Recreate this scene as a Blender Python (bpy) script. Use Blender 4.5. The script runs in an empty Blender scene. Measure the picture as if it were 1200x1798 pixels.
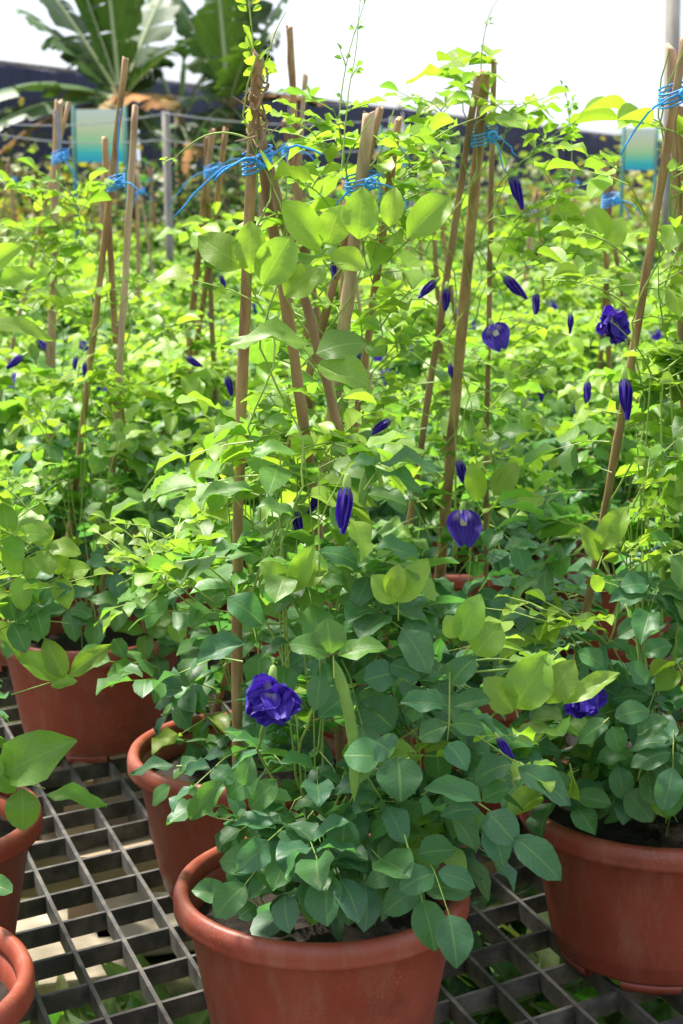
import bpy, math, random
import numpy as np
from mathutils import Vector, Matrix, noise as mnoise

# ------------------------------------------------------------------ camera, sky, sun, exposure
F_PX, CX, CY, Y_HORIZON = 3000.0, 600.0, 899.0, 280.0
T = 0.40                                   # bench top above the ground
CAM_Z = T + 0.97
PITCH = math.atan((CY - Y_HORIZON) / F_PX)
scene = bpy.context.scene
col = scene.collection
cam_data = bpy.data.cameras.new('camera')
cam = bpy.data.objects.new('camera', cam_data)
col.objects.link(cam)
cam.location = (0, 0, CAM_Z)
cam.rotation_euler = (math.pi / 2 - PITCH, 0, 0)
cam_data.sensor_fit = 'VERTICAL'
cam_data.sensor_height = 36.0
cam_data.lens = 36.0 * F_PX / 1798.0
cam_data.clip_start = 0.05
cam_data.clip_end = 3000
cam_data.dof.use_dof = True
cam_data.dof.focus_distance = 1.80
cam_data.dof.aperture_fstop = 11.0
scene.camera = cam

SUN_EL, SUN_AZ = math.radians(62), math.radians(-48)   # azimuth measured from +Y (into the picture) towards +X
world = bpy.data.worlds.new('World')
scene.world = world
world.use_nodes = True
wn, wl = world.node_tree.nodes, world.node_tree.links
wn.clear()
sky = wn.new('ShaderNodeTexSky')
sky.sky_type = 'NISHITA'
sky.sun_disc = False
sky.sun_elevation = SUN_EL
sky.sun_rotation = SUN_AZ
sky.dust_density = 3.0
sky.air_density = 1.0
tc = wn.new('ShaderNodeTexCoord')
cn = wn.new('ShaderNodeTexNoise')
cn.inputs['Scale'].default_value = 2.2
cn.inputs['Detail'].default_value = 6
cn.inputs['Roughness'].default_value = 0.55
cr = wn.new('ShaderNodeMapRange')
cr.inputs['From Min'].default_value = 0.30
cr.inputs['From Max'].default_value = 0.60
cr.inputs['To Min'].default_value = 0.72
cr.inputs['To Max'].default_value = 0.96
cm = wn.new('ShaderNodeMixRGB')
cmap = wn.new('ShaderNodeMapping')
cmap.inputs['Location'].default_value = (0.35, 0.0, 0.0)
cmap.inputs['Scale'].default_value = (1.0, 1.0, 2.6)
cn2 = wn.new('ShaderNodeTexNoise')
cn2.inputs['Scale'].default_value = 4.5
cn2.inputs['Detail'].default_value = 5
cr2 = wn.new('ShaderNodeValToRGB')
cr2.color_ramp.elements[0].position = 0.36
cr2.color_ramp.elements[0].color = (1.50, 1.74, 2.15, 1)
cr2.color_ramp.elements[1].position = 0.62
cr2.color_ramp.elements[1].color = (2.35, 2.50, 2.80, 1)
bg = wn.new('ShaderNodeBackground')
bg.inputs['Strength'].default_value = 0.14
wo = wn.new('ShaderNodeOutputWorld')
wl.new(tc.outputs['Generated'], cn.inputs['Vector'])
wl.new(cn.outputs['Fac'], cr.inputs['Value'])
wl.new(tc.outputs['Generated'], cmap.inputs['Vector'])
wl.new(cmap.outputs['Vector'], cn2.inputs['Vector'])
wl.new(cn2.outputs['Fac'], cr2.inputs['Fac'])
wl.new(cr2.outputs['Color'], cm.inputs['Color2'])
wl.new(cr.outputs['Result'], cm.inputs['Fac'])
wl.new(sky.outputs['Color'], cm.inputs['Color1'])
wl.new(cm.outputs['Color'], bg.inputs['Color'])
wl.new(bg.outputs['Background'], wo.inputs['Surface'])

sun_data = bpy.data.lights.new('sun', 'SUN')
sun_data.energy = 2.9
sun_data.angle = math.radians(8.0)
sun_data.color = (1.0, 0.955, 0.87)
sun = bpy.data.objects.new('sun', sun_data)
col.objects.link(sun)
sd = Vector((math.sin(SUN_AZ) * math.cos(SUN_EL), math.cos(SUN_AZ) * math.cos(SUN_EL), math.sin(SUN_EL)))
sun.rotation_euler = (-sd).to_track_quat('-Z', 'Y').to_euler()
sun.location = (-3, 3, 8)

scene.view_settings.view_transform = 'Standard'
scene.view_settings.look = 'None'
scene.view_settings.gamma = 1.0
scene.view_settings.exposure = 1.85
scene.cycles.max_bounces = 8
scene.cycles.transparent_max_bounces = 8
scene.cycles.transmission_bounces = 6
scene.cycles.diffuse_bounces = 4

# ------------------------------------------------------------------ helpers
cp, sp = math.cos(PITCH), math.sin(PITCH)
UP = Vector((0, 0, 1))

def ray(px, py):
    cx, cy = (px - CX) / F_PX, -(py - CY) / F_PX
    return Vector((cx, cp + cy * sp, -sp + cy * cp))
def at_z(px, py, z):
    d = ray(px, py)
    return Vector((0, 0, CAM_Z)) + d * ((z - CAM_Z) / d.z)
def at_y(px, py, y):
    d = ray(px, py)
    return Vector((0, 0, CAM_Z)) + d * (y / d.y)
def at_d(px, py, depth):
    return Vector((0, 0, CAM_Z)) + ray(px, py) * depth
def depth_of(p):
    return p[1] * cp - (p[2] - CAM_Z) * sp
def project(p):
    z = depth_of(p)
    return CX + F_PX * p[0] / z, CY - F_PX * (p[1] * sp + (p[2] - CAM_Z) * cp) / z

class MB:
    def __init__(self):
        self.v, self.f = [], []
    def tube(self, pts, rad, sides=5, cap=True):
        pts = [Vector(p) for p in pts]
        n = len(pts)
        if not hasattr(rad, '__len__'):
            rad = [rad] * n
        ref = None
        base = len(self.v)
        for i, p in enumerate(pts):
            t = (pts[min(i + 1, n - 1)] - pts[max(i - 1, 0)])
            t = t.normalized() if t.length > 1e-9 else UP
            if ref is None:
                ref = t.orthogonal().normalized()
            ref = (ref - t * ref.dot(t))
            ref = ref.normalized() if ref.length > 1e-6 else t.orthogonal().normalized()
            b = t.cross(ref)
            for k in range(sides):
                a = 2 * math.pi * k / sides
                self.v.append(p + (ref * math.cos(a) + b * math.sin(a)) * rad[i])
        for i in range(n - 1):
            for k in range(sides):
                a, b2 = base + i * sides + k, base + i * sides + (k + 1) % sides
                self.f.append((a, b2, b2 + sides, a + sides))
        if cap:
            self.f.append(tuple(base + k for k in reversed(range(sides))))
            self.f.append(tuple(base + (n - 1) * sides + k for k in range(sides)))
        return self
    def box(self, c, ax, ay, az):
        c, ax, ay, az = Vector(c), Vector(ax), Vector(ay), Vector(az)
        b = len(self.v)
        for sz in (-1, 1):
            for sx, sy in ((-1, -1), (1, -1), (1, 1), (-1, 1)):
                self.v.append(c + ax * sx + ay * sy + az * sz)
        for q in ((3, 2, 1, 0), (4, 5, 6, 7), (0, 1, 5, 4), (1, 2, 6, 5), (2, 3, 7, 6), (3, 0, 4, 7)):
            self.f.append(tuple(b + i for i in q))
        return self
    def lathe(self, prof, seg=48, close=False, a0=0.0, a1=2 * math.pi):
        b, n = len(self.v), len(prof)
        full = abs(a1 - a0 - 2 * math.pi) < 1e-6
        cnt = seg if full else seg + 1
        for s in range(cnt):
            a = a0 + (a1 - a0) * s / seg
            for r, z in prof:
                self.v.append(Vector((r * math.cos(a), r * math.sin(a), z)))
        for s in range(seg):
            s2 = (s + 1) % cnt
            for i in range(n if close else n - 1):
                j = (i + 1) % n
                self.f.append((b + s * n + i, b + s2 * n + i, b + s2 * n + j, b + s * n + j))
        return self
    def mesh(self, name, mat, smooth=True):
        me = bpy.data.meshes.new(name)
        me.from_pydata([tuple(v) for v in self.v], [], self.f)
        me.materials.append(mat)
        if smooth:
            me.polygons.foreach_set('use_smooth', [True] * len(me.polygons))
        me.update()
        return me

def link(name, data, parent=None):
    o = bpy.data.objects.new(name, data)
    col.objects.link(o)
    if parent is not None:
        o.parent = parent
    return o
def tag(o, label=None, category=None, group=None, kind=None):
    if label: o['label'] = label
    if category: o['category'] = category
    if group: o['group'] = group
    if kind: o['kind'] = kind
    return o
def root(name, loc, rz=0.0):
    o = link(name, None)
    o.location = loc
    o.rotation_euler = (0, 0, rz)
    o.empty_display_size = 0.05
    return o
def copy_tree(o, parent=None, skip=()):
    c = o.copy()
    col.objects.link(c)
    c.parent = parent
    for ch in list(o.children):
        if ch.name.split('.')[0] not in skip:
            copy_tree(ch, c, skip)
    return c

# ------------------------------------------------------------------ materials
def new_mat(name):
    m = bpy.data.materials.new(name)
    m.use_nodes = True
    nt = m.node_tree
    bs = nt.nodes['Principled BSDF']
    return m, nt, bs
def N(nt, kind, **kw):
    n = nt.nodes.new(kind)
    for k, v in kw.items():
        if k in n.inputs:
            n.inputs[k].default_value = v
        else:
            setattr(n, k, v)
    return n
def math_node(nt, op, a, b=None):
    n = nt.nodes.new('ShaderNodeMath')
    n.operation = op
    for i, x in enumerate((a, b)):
        if x is None: continue
        if isinstance(x, (int, float)): n.inputs[i].default_value = x
        else: nt.links.new(x, n.inputs[i])
    return n.outputs[0]
def map_range(nt, val, a, b, c, d):
    n = N(nt, 'ShaderNodeMapRange')
    n.inputs['From Min'].default_value = a; n.inputs['From Max'].default_value = b
    n.inputs['To Min'].default_value = c; n.inputs['To Max'].default_value = d
    nt.links.new(val, n.inputs['Value'])
    return n.outputs['Result']
def mix_rgb(nt, fac, c1, c2, mode='MIX'):
    n = nt.nodes.new('ShaderNodeMixRGB')
    n.blend_type = mode
    for i, x in zip((0, 1, 2), (fac, c1, c2)):
        if isinstance(x, (int, float)): n.inputs[i].default_value = x
        elif isinstance(x, tuple): n.inputs[i].default_value = (*x[:3], 1)
        else: nt.links.new(x, n.inputs[i])
    return n.outputs[0]
def noise(nt, scale, detail=4, rough=0.55, coord='Object', stretch=None):
    t = N(nt, 'ShaderNodeTexCoord')
    n = N(nt, 'ShaderNodeTexNoise')
    n.inputs['Scale'].default_value = scale
    n.inputs['Detail'].default_value = detail
    n.inputs['Roughness'].default_value = rough
    src = t.outputs[coord]
    if stretch:
        mp = N(nt, 'ShaderNodeMapping')
        mp.inputs['Scale'].default_value = stretch
        nt.links.new(src, mp.inputs['Vector'])
        src = mp.outputs['Vector']
    nt.links.new(src, n.inputs['Vector'])
    return n.outputs['Fac']
def bump(nt, bs, h, strength=0.3, dist=0.002):
    b = N(nt, 'ShaderNodeBump')
    b.inputs['Strength'].default_value = strength
    b.inputs['Distance'].default_value = dist
    nt.links.new(h, b.inputs['Height'])
    nt.links.new(b.outputs['Normal'], bs.inputs['Normal'])
    return b
def simple_mat(name, c1, c2, scale=20, rough=0.6, bump_s=0.0, stretch=None, bd=0.002, spec=0.4, lo=0.35, hi=0.65):
    m, nt, bs = new_mat(name)
    nz = noise(nt, scale, 5, stretch=stretch)
    fac = map_range(nt, nz, lo, hi, 0, 1)
    c = mix_rgb(nt, fac, c1, c2)
    nt.links.new(c, bs.inputs['Base Color'])
    bs.inputs['Roughness'].default_value = rough
    bs.inputs['Specular IOR Level'].default_value = spec
    if bump_s:
        bump(nt, bs, nz, bump_s, bd)
    return m

def leaf_material(name, translucency=0.38, rough=0.40, spec=0.5, coat=0.0):
    m, nt, bs = new_mat(name)
    L = nt.links
    oi = N(nt, 'ShaderNodeObjectInfo')
    at = N(nt, 'ShaderNodeAttribute'); at.attribute_name = 'tint'
    uv = N(nt, 'ShaderNodeAttribute'); uv.attribute_name = 'luv'
    base = mix_rgb(nt, 1.0, oi.outputs['Color'], at.outputs['Color'], 'MULTIPLY')
    sep = N(nt, 'ShaderNodeSeparateXYZ')
    L.new(uv.outputs['Vector'], sep.inputs[0])
    ax = math_node(nt, 'ABSOLUTE', sep.outputs[0])
    mid = map_range(nt, ax, 0.02, 0.10, 1, 0)
    ph = math_node(nt, 'SUBTRACT', sep.outputs[1], math_node(nt, 'MULTIPLY', ax, 0.30))
    side = math_node(nt, 'SINE', math_node(nt, 'MULTIPLY', ph, 46.0))
    side = map_range(nt, side, 0.72, 1.0, 0, 1)
    vein = math_node(nt, 'MAXIMUM', mid, math_node(nt, 'MULTIPLY', side, 0.28))
    nz = noise(nt, 60, 3)
    mott = map_range(nt, nz, 0.3, 0.7, 0.82, 1.16)
    mv = N(nt, 'ShaderNodeMixRGB'); mv.blend_type = 'MULTIPLY'; mv.inputs[0].default_value = 1
    cmb = N(nt, 'ShaderNodeCombineXYZ')
    for i in range(3): L.new(mott, cmb.inputs[i])
    L.new(base, mv.inputs[1]); L.new(cmb.outputs[0], mv.inputs[2])
    light = mix_rgb(nt, 0.30, mv.outputs[0], (0.34, 0.50, 0.10))
    c = mix_rgb(nt, vein, mv.outputs[0], light)
    sp_n = noise(nt, 170, 2, 0.5)
    gate = map_range(nt, noise(nt, 21, 3, 0.6), 0.50, 0.66, 0, 1)
    spot = math_node(nt, 'MULTIPLY', map_range(nt, sp_n, 0.60, 0.68, 0, 0.75), gate)
    c = mix_rgb(nt, spot, c, (0.22, 0.20, 0.06))
    yel = map_range(nt, noise(nt, 33, 4, 0.6), 0.60, 0.80, 0, 0.5)
    edge = math_node(nt, 'MULTIPLY', map_range(nt, ax, 0.55, 1.0, 0, 1), yel)
    c = mix_rgb(nt, edge, c, (0.34, 0.33, 0.06))
    geo = N(nt, 'ShaderNodeNewGeometry')
    under = mix_rgb(nt, 0.22, c, (0.20, 0.34, 0.10))
    c2 = mix_rgb(nt, geo.outputs['Backfacing'], c, under)
    L.new(c2, bs.inputs['Base Color'])
    rg = map_range(nt, nz, 0.3, 0.7, rough - 0.06, rough + 0.10)
    L.new(rg, bs.inputs['Roughness'])
    bs.inputs['Specular IOR Level'].default_value = spec
    h = math_node(nt, 'SUBTRACT', math_node(nt, 'MULTIPLY', nz, 0.35), vein)
    b = bump(nt, bs, h, 0.25, 0.0008)
    tr = N(nt, 'ShaderNodeBsdfTranslucent')
    warm = mix_rgb(nt, 1.0, c, (1.38, 1.48, 0.70), 'MULTIPLY')
    L.new(warm, tr.inputs['Color'])
    L.new(b.outputs['Normal'], tr.inputs['Normal'])
    mx = N(nt, 'ShaderNodeMixShader')
    mx.inputs[0].default_value = translucency
    L.new(bs.outputs[0], mx.inputs[1]); L.new(tr.outputs[0], mx.inputs[2])
    L.new(mx.outputs[0], nt.nodes['Material Output'].inputs['Surface'])
    return m

def petal_material():
    m, nt, bs = new_mat('petal_blue')
    L = nt.links
    uv = N(nt, 'ShaderNodeAttribute'); uv.attribute_name = 'luv'
    sep = N(nt, 'ShaderNodeSeparateXYZ'); L.new(uv.outputs['Vector'], sep.inputs[0])
    ax = math_node(nt, 'ABSOLUTE', sep.outputs[0])
    streak = math_node(nt, 'SINE', math_node(nt, 'MULTIPLY', sep.outputs[0], 26.0))
    streak = map_range(nt, streak, -1, 1, 0, 1)
    c = mix_rgb(nt, streak, (0.022, 0.005, 0.22), (0.052, 0.014, 0.42))
    pale = math_node(nt, 'MULTIPLY', map_range(nt, sep.outputs[1], 0.12, 0.30, 0.6, 0), map_range(nt, ax, 0.35, 0.75, 1, 0))
    c = mix_rgb(nt, pale, c, (0.55, 0.52, 0.50))
    c = mix_rgb(nt, map_range(nt, ax, 0.86, 1.0, 0, 0.35), c, (0.16, 0.09, 0.62))
    L.new(c, bs.inputs['Base Color'])
    bs.inputs['Roughness'].default_value = 0.55
    bs.inputs['Sheen Weight'].default_value = 0.25
    bs.inputs['Sheen Tint'].default_value = (0.5, 0.4, 1, 1)
    bump(nt, bs, streak, 0.25, 0.001)
    tr = N(nt, 'ShaderNodeBsdfTranslucent')
    L.new(mix_rgb(nt, 1.0, c, (1.6, 1.1, 1.4), 'MULTIPLY'), tr.inputs['Color'])
    mx = N(nt, 'ShaderNodeMixShader'); mx.inputs[0].default_value = 0.25
    L.new(bs.outputs[0], mx.inputs[1]); L.new(tr.outputs[0], mx.inputs[2])
    L.new(mx.outputs[0], nt.nodes['Material Output'].inputs['Surface'])
    return m

def pot_material():
    m, nt, bs = new_mat('terracotta_plastic')
    L = nt.links
    big = noise(nt, 9, 4)
    c = mix_rgb(nt, map_range(nt, big, 0.35, 0.65, 0, 1), (0.270, 0.050, 0.026), (0.330, 0.070, 0.038))
    t = N(nt, 'ShaderNodeTexCoord')
    vo = N(nt, 'ShaderNodeTexVoronoi'); vo.inputs['Scale'].default_value = 210
    L.new(t.outputs['Object'], vo.inputs['Vector'])
    spots = map_range(nt, vo.outputs['Distance'], 0.14, 0.34, 1, 0)
    gate = map_range(nt, noise(nt, 11, 3), 0.46, 0.66, 0.0, 0.6)
    c = mix_rgb(nt, math_node(nt, 'MULTIPLY', spots, gate), c, (0.42, 0.19, 0.13))
    dirt = map_range(nt, noise(nt, 34, 7, 0.72, stretch=(1, 1, 0.16)), 0.50, 0.70, 0, 0.62)
    c = mix_rgb(nt, dirt, c, (0.33, 0.14, 0.09))
    scuff = map_range(nt, noise(nt, 7, 8, 0.75), 0.53, 0.64, 0, 0.55)
    c = mix_rgb(nt, scuff, c, (0.14, 0.036, 0.024))
    L.new(c, bs.inputs['Base Color'])
    L.new(map_range(nt, big, 0.3, 0.7, 0.36, 0.52), bs.inputs['Roughness'])
    sz = N(nt, 'ShaderNodeSeparateXYZ'); L.new(t.outputs['Object'], sz.inputs[0])
    ring = math_node(nt, 'SINE', math_node(nt, 'ADD', math_node(nt, 'MULTIPLY', sz.outputs[2], 520.0), math_node(nt, 'MULTIPLY', big, 2.0)))
    hgt = math_node(nt, 'ADD', math_node(nt, 'MULTIPLY', ring, 0.10), noise(nt, 120, 3))
    bump(nt, bs, hgt, 0.16, 0.001)
    return m

M_LEAF = leaf_material('pea_leaf', 0.50, 0.42, 0.5)
M_BANANA = leaf_material('banana_leaf', 0.30, 0.42, 0.5)
M_PETAL = petal_material()
M_POT = pot_material()
M_THROAT = simple_mat('petal_throat', (0.70, 0.66, 0.42), (0.55, 0.52, 0.60), 60, 0.6)
M_STEM = simple_mat('vine_stem', (0.20, 0.34, 0.05), (0.32, 0.42, 0.10), 40, 0.5)
M_CALYX = simple_mat('calyx_green', (0.20, 0.36, 0.06), (0.30, 0.44, 0.10), 40, 0.5)
M_POD = simple_mat('seed_pod', (0.13, 0.26, 0.05), (0.20, 0.36, 0.07), 30, 0.45)
M_BROWN_STEM = simple_mat('dry_stem', (0.20, 0.12, 0.06), (0.34, 0.23, 0.12), 50, 0.8)
M_STAKE = [
    simple_mat('bamboo_tan', (0.46, 0.29, 0.14), (0.17, 0.085, 0.04), 60, 0.65, 0.6, (1, 1, 0.08), lo=0.35, hi=0.72),
    simple_mat('bamboo_pale', (0.56, 0.39, 0.25), (0.27, 0.16, 0.10), 60, 0.7, 0.6, (1, 1, 0.08), lo=0.38, hi=0.75),
    simple_mat('bamboo_brown', (0.36, 0.225, 0.12), (0.19, 0.11, 0.06), 30, 0.7, 0.5, (1, 1, 0.12)),
]
M_STRING = simple_mat('blue_raffia', (0.015, 0.22, 0.62), (0.06, 0.40, 0.80), 200, 0.45, 0.4, (1, 1, 4))
M_SOIL = simple_mat('potting_soil', (0.010, 0.007, 0.005), (0.032, 0.021, 0.014), 70, 0.95, 0.9, bd=0.01)
M_GRATE = simple_mat('grating_worn', (0.050, 0.047, 0.043), (0.15, 0.135, 0.115), 30, 0.6, 0.4, lo=0.42, hi=0.74)
M_BEAM = simple_mat('bench_timber', (0.42, 0.33, 0.21), (0.26, 0.19, 0.12), 16, 0.8, 0.4, (0.2, 1, 1))
M_SLAB = simple_mat('concrete_slab', (0.58, 0.51, 0.38), (0.38, 0.31, 0.21), 12, 0.9, 0.5)
M_NET = simple_mat('shade_net', (0.008, 0.011, 0.030), (0.030, 0.034, 0.070), 14, 0.85, 0.3, (6, 6, 0.3))
M_POST = simple_mat('grey_post', (0.30, 0.28, 0.25), (0.17, 0.15, 0.13), 20, 0.75, 0.3, (1, 1, 0.2))
M_WIRE = simple_mat('wire', (0.50, 0.50, 0.52), (0.36, 0.36, 0.38), 30, 0.4)
M_DEAD = leaf_material('dead_leaf', 0.15, 0.75, 0.2)
M_TRUNK = simple_mat('banana_trunk', (0.14, 0.13, 0.05), (0.24, 0.15, 0.07), 8, 0.8, 0.4, (1, 1, 0.2))
M_MIDRIB = simple_mat('banana_midrib', (0.42, 0.50, 0.24), (0.52, 0.58, 0.34), 10, 0.5)
M_WHITE = simple_mat('white_board', (0.74, 0.74, 0.72), (0.66, 0.66, 0.64), 20, 0.5)
M_REDBOX = simple_mat('red_tray', (0.36, 0.050, 0.035), (0.26, 0.04, 0.03), 12, 0.5)

def ground_material():
    m, nt, bs = new_mat('ground_earth')
    a = map_range(nt, noise(nt, 1.3, 6), 0.42, 0.58, 0, 1)
    b = map_range(nt, noise(nt, 18, 6, 0.7), 0.35, 0.7, 0, 1)
    earth = mix_rgb(nt, b, (0.12, 0.088, 0.052), (0.24, 0.19, 0.12))
    green = mix_rgb(nt, b, (0.065, 0.095, 0.025), (0.15, 0.16, 0.05))
    nt.links.new(mix_rgb(nt, a, earth, green), bs.inputs['Base Color'])
    bs.inputs['Roughness'].default_value = 0.95
    bump(nt, bs, noise(nt, 30, 6, 0.7), 0.8, 0.02)
    return m
M_GROUND = ground_material()
def board_material():
    m, nt, bs = new_mat('printed_gradient')
    t = N(nt, 'ShaderNodeTexCoord')
    s = N(nt, 'ShaderNodeSeparateXYZ'); nt.links.new(t.outputs['Generated'], s.inputs[0])
    r = N(nt, 'ShaderNodeValToRGB'); nt.links.new(s.outputs[2], r.inputs[0])
    e = r.color_ramp.elements
    e[0].position, e[0].color = 0.0, (0.02, 0.38, 0.62, 1)
    e[1].position, e[1].color = 1.0, (0.70, 0.76, 0.72, 1)
    for p, c in ((0.18, (0.05, 0.55, 0.55, 1)), (0.40, (0.38, 0.70, 0.36, 1)), (0.62, (0.66, 0.72, 0.45, 1))):
        k = e.new(p); k.color = c
    nt.links.new(r.outputs[0], bs.inputs['Base Color'])
    bs.inputs['Roughness'].default_value = 0.5
    return m
M_BOARD = board_material()
M_TEAL = simple_mat('teal_post', (0.012, 0.10, 0.085), (0.02, 0.15, 0.12), 10, 0.5)

# ------------------------------------------------------------------ leaflet templates
def leaf_template(rows, cols, wid, fold, curl, tipness, ruffle=0.0, seed=0):
    rnd = random.Random(seed)
    V, U, Fq = [], [], []
    twist = rnd.uniform(-0.25, 0.25)
    for i in range(rows + 1):
        t = i / rows
        w = wid * (math.sin(math.pi * min(1, t ** 0.95)) ** (0.56 + 0.30 * tipness)) if 0 < t < 1 else 0.0
        if i == 0: w = wid * 0.06
        if i == rows: w = wid * 0.035
        for j in range(cols + 1):
            s = -1 + 2 * j / cols
            x = s * w
            z = abs(x) * fold - curl * t * t + ruffle * math.sin(t * 11 + seed) * s * s * 0.06
            z += twist * x * t + 0.05 * math.sin(math.pi * t)
            V.append((x, t, z))
            U.append((s, t, 0.0))
    for i in range(rows):
        for j in range(cols):
            a = i * (cols + 1) + j
            Fq.append((a, a + 1, a + cols + 2, a + cols + 1))
    return np.array(V), np.array(Fq), np.array(U)

SHAPES = []
_r = random.Random(3)
for k in range(8):
    SHAPES.append(dict(wid=_r.uniform(0.31, 0.40), fold=_r.uniform(0.05, 0.46), curl=_r.uniform(-0.05, 0.34),
                       tipness=_r.uniform(0.0, 0.3), ruffle=_r.uniform(0.4, 1.8), seed=k))
SHAPES.append(dict(wid=0.29, fold=0.85, curl=0.05, tipness=0.5, seed=8))       # half folded young leaflets
SHAPES.append(dict(wid=0.27, fold=1.1, curl=-0.05, tipness=0.6, seed=9))
HI = [leaf_template(7, 4, **s) for s in SHAPES]
LO = [leaf_template(4, 2, **s) for s in SHAPES]
NARROW = leaf_template(4, 2, 0.13, 0.3, 0.25, 0.5, seed=21)

def mesh_from_arrays(name, V, Fq, U, tint, mat):
    me = bpy.data.meshes.new(name)
    me.vertices.add(len(V)); me.vertices.foreach_set('co', V.astype(np.float32).ravel())
    me.loops.add(Fq.size); me.loops.foreach_set('vertex_index', Fq.astype(np.int32).ravel())
    me.polygons.add(len(Fq))
    me.polygons.foreach_set('loop_start', np.arange(0, Fq.size, 4, dtype=np.int32))
    me.polygons.foreach_set('use_smooth', np.ones(len(Fq), dtype=bool))
    a = me.attributes.new('luv', 'FLOAT_VECTOR', 'POINT'); a.data.foreach_set('vector', U.astype(np.float32).ravel())
    a = me.attributes.new('tint', 'FLOAT_COLOR', 'POINT'); a.data.foreach_set('color', tint.astype(np.float32).ravel())
    me.materials.append(mat)
    me.update(calc_edges=True)
    me.validate()
    return me
LEAF_MESH = [mesh_from_arrays('leaflet', V, Fq, U, np.ones((len(V), 4)), M_LEAF) for V, Fq, U in HI]

def join_leaflets(name, recs, mat, shapes=None):
    """recs: list of (4x4 array, shape index, tint)"""
    shapes = shapes or LO
    Vs, Fs, Us, Ts = [], [], [], []
    off = 0
    by = {}
    for m, k, t in recs:
        by.setdefault(k, []).append((m, t))
    for k, lst in by.items():
        V, Fq, U = shapes[k]
        Ms = np.array([m for m, _ in lst])
        tt = np.array([t for _, t in lst])
        W = np.einsum('kij,vj->kvi', Ms[:, :3, :3], V) + Ms[:, None, :3, 3]
        K, nv = len(lst), len(V)
        Vs.append(W.reshape(-1, 3))
        Fs.append((Fq[None] + (np.arange(K) * nv)[:, None, None] + off).reshape(-1, 4))
        Us.append(np.tile(U, (K, 1)))
        c = np.ones((K, nv, 4)); c[:, :, :3] = tt[:, None, :]
        Ts.append(c.reshape(-1, 4))
        off += K * nv
    return mesh_from_arrays(name, np.concatenate(Vs), np.concatenate(Fs), np.concatenate(Us), np.concatenate(Ts), mat)

YOUNG, MID, MATURE, BLUISH = (0.305, 0.45, 0.050), (0.130, 0.290, 0.050), (0.062, 0.195, 0.056), (0.078, 0.205, 0.122)
def lerp(a, b, t): return tuple(x + (y - x) * t for x, y in zip(a, b))
def leaf_tint(age, rnd):
    age = min(1, max(0, age))
    old = lerp(MATURE, BLUISH, rnd.random())
    c = lerp(YOUNG, MID, age / 0.5) if age < 0.5 else lerp(MID, old, (age - 0.5) / 0.5)
    j = rnd.uniform(0.82, 1.18)
    return tuple(max(0.004, x * j * rnd.uniform(0.94, 1.06)) for x in c)

def frame_matrix(o, d, n, length, width_scale=1.0):
    d = d.normalized()
    n = n - d * n.dot(d)
    n = n.normalized() if n.length > 1e-5 else d.orthogonal().normalized()
    s = d.cross(n)
    m = np.eye(4)
    m[:3, 0] = np.array(s) * length * width_scale
    m[:3, 1] = np.array(d) * length
    m[:3, 2] = np.array(n) * length
    m[:3, 3] = np.array(o)
    return m

def rvec(rnd, s=1.0):
    return Vector((rnd.uniform(-s, s), rnd.uniform(-s, s), rnd.uniform(-s, s)))

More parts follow.
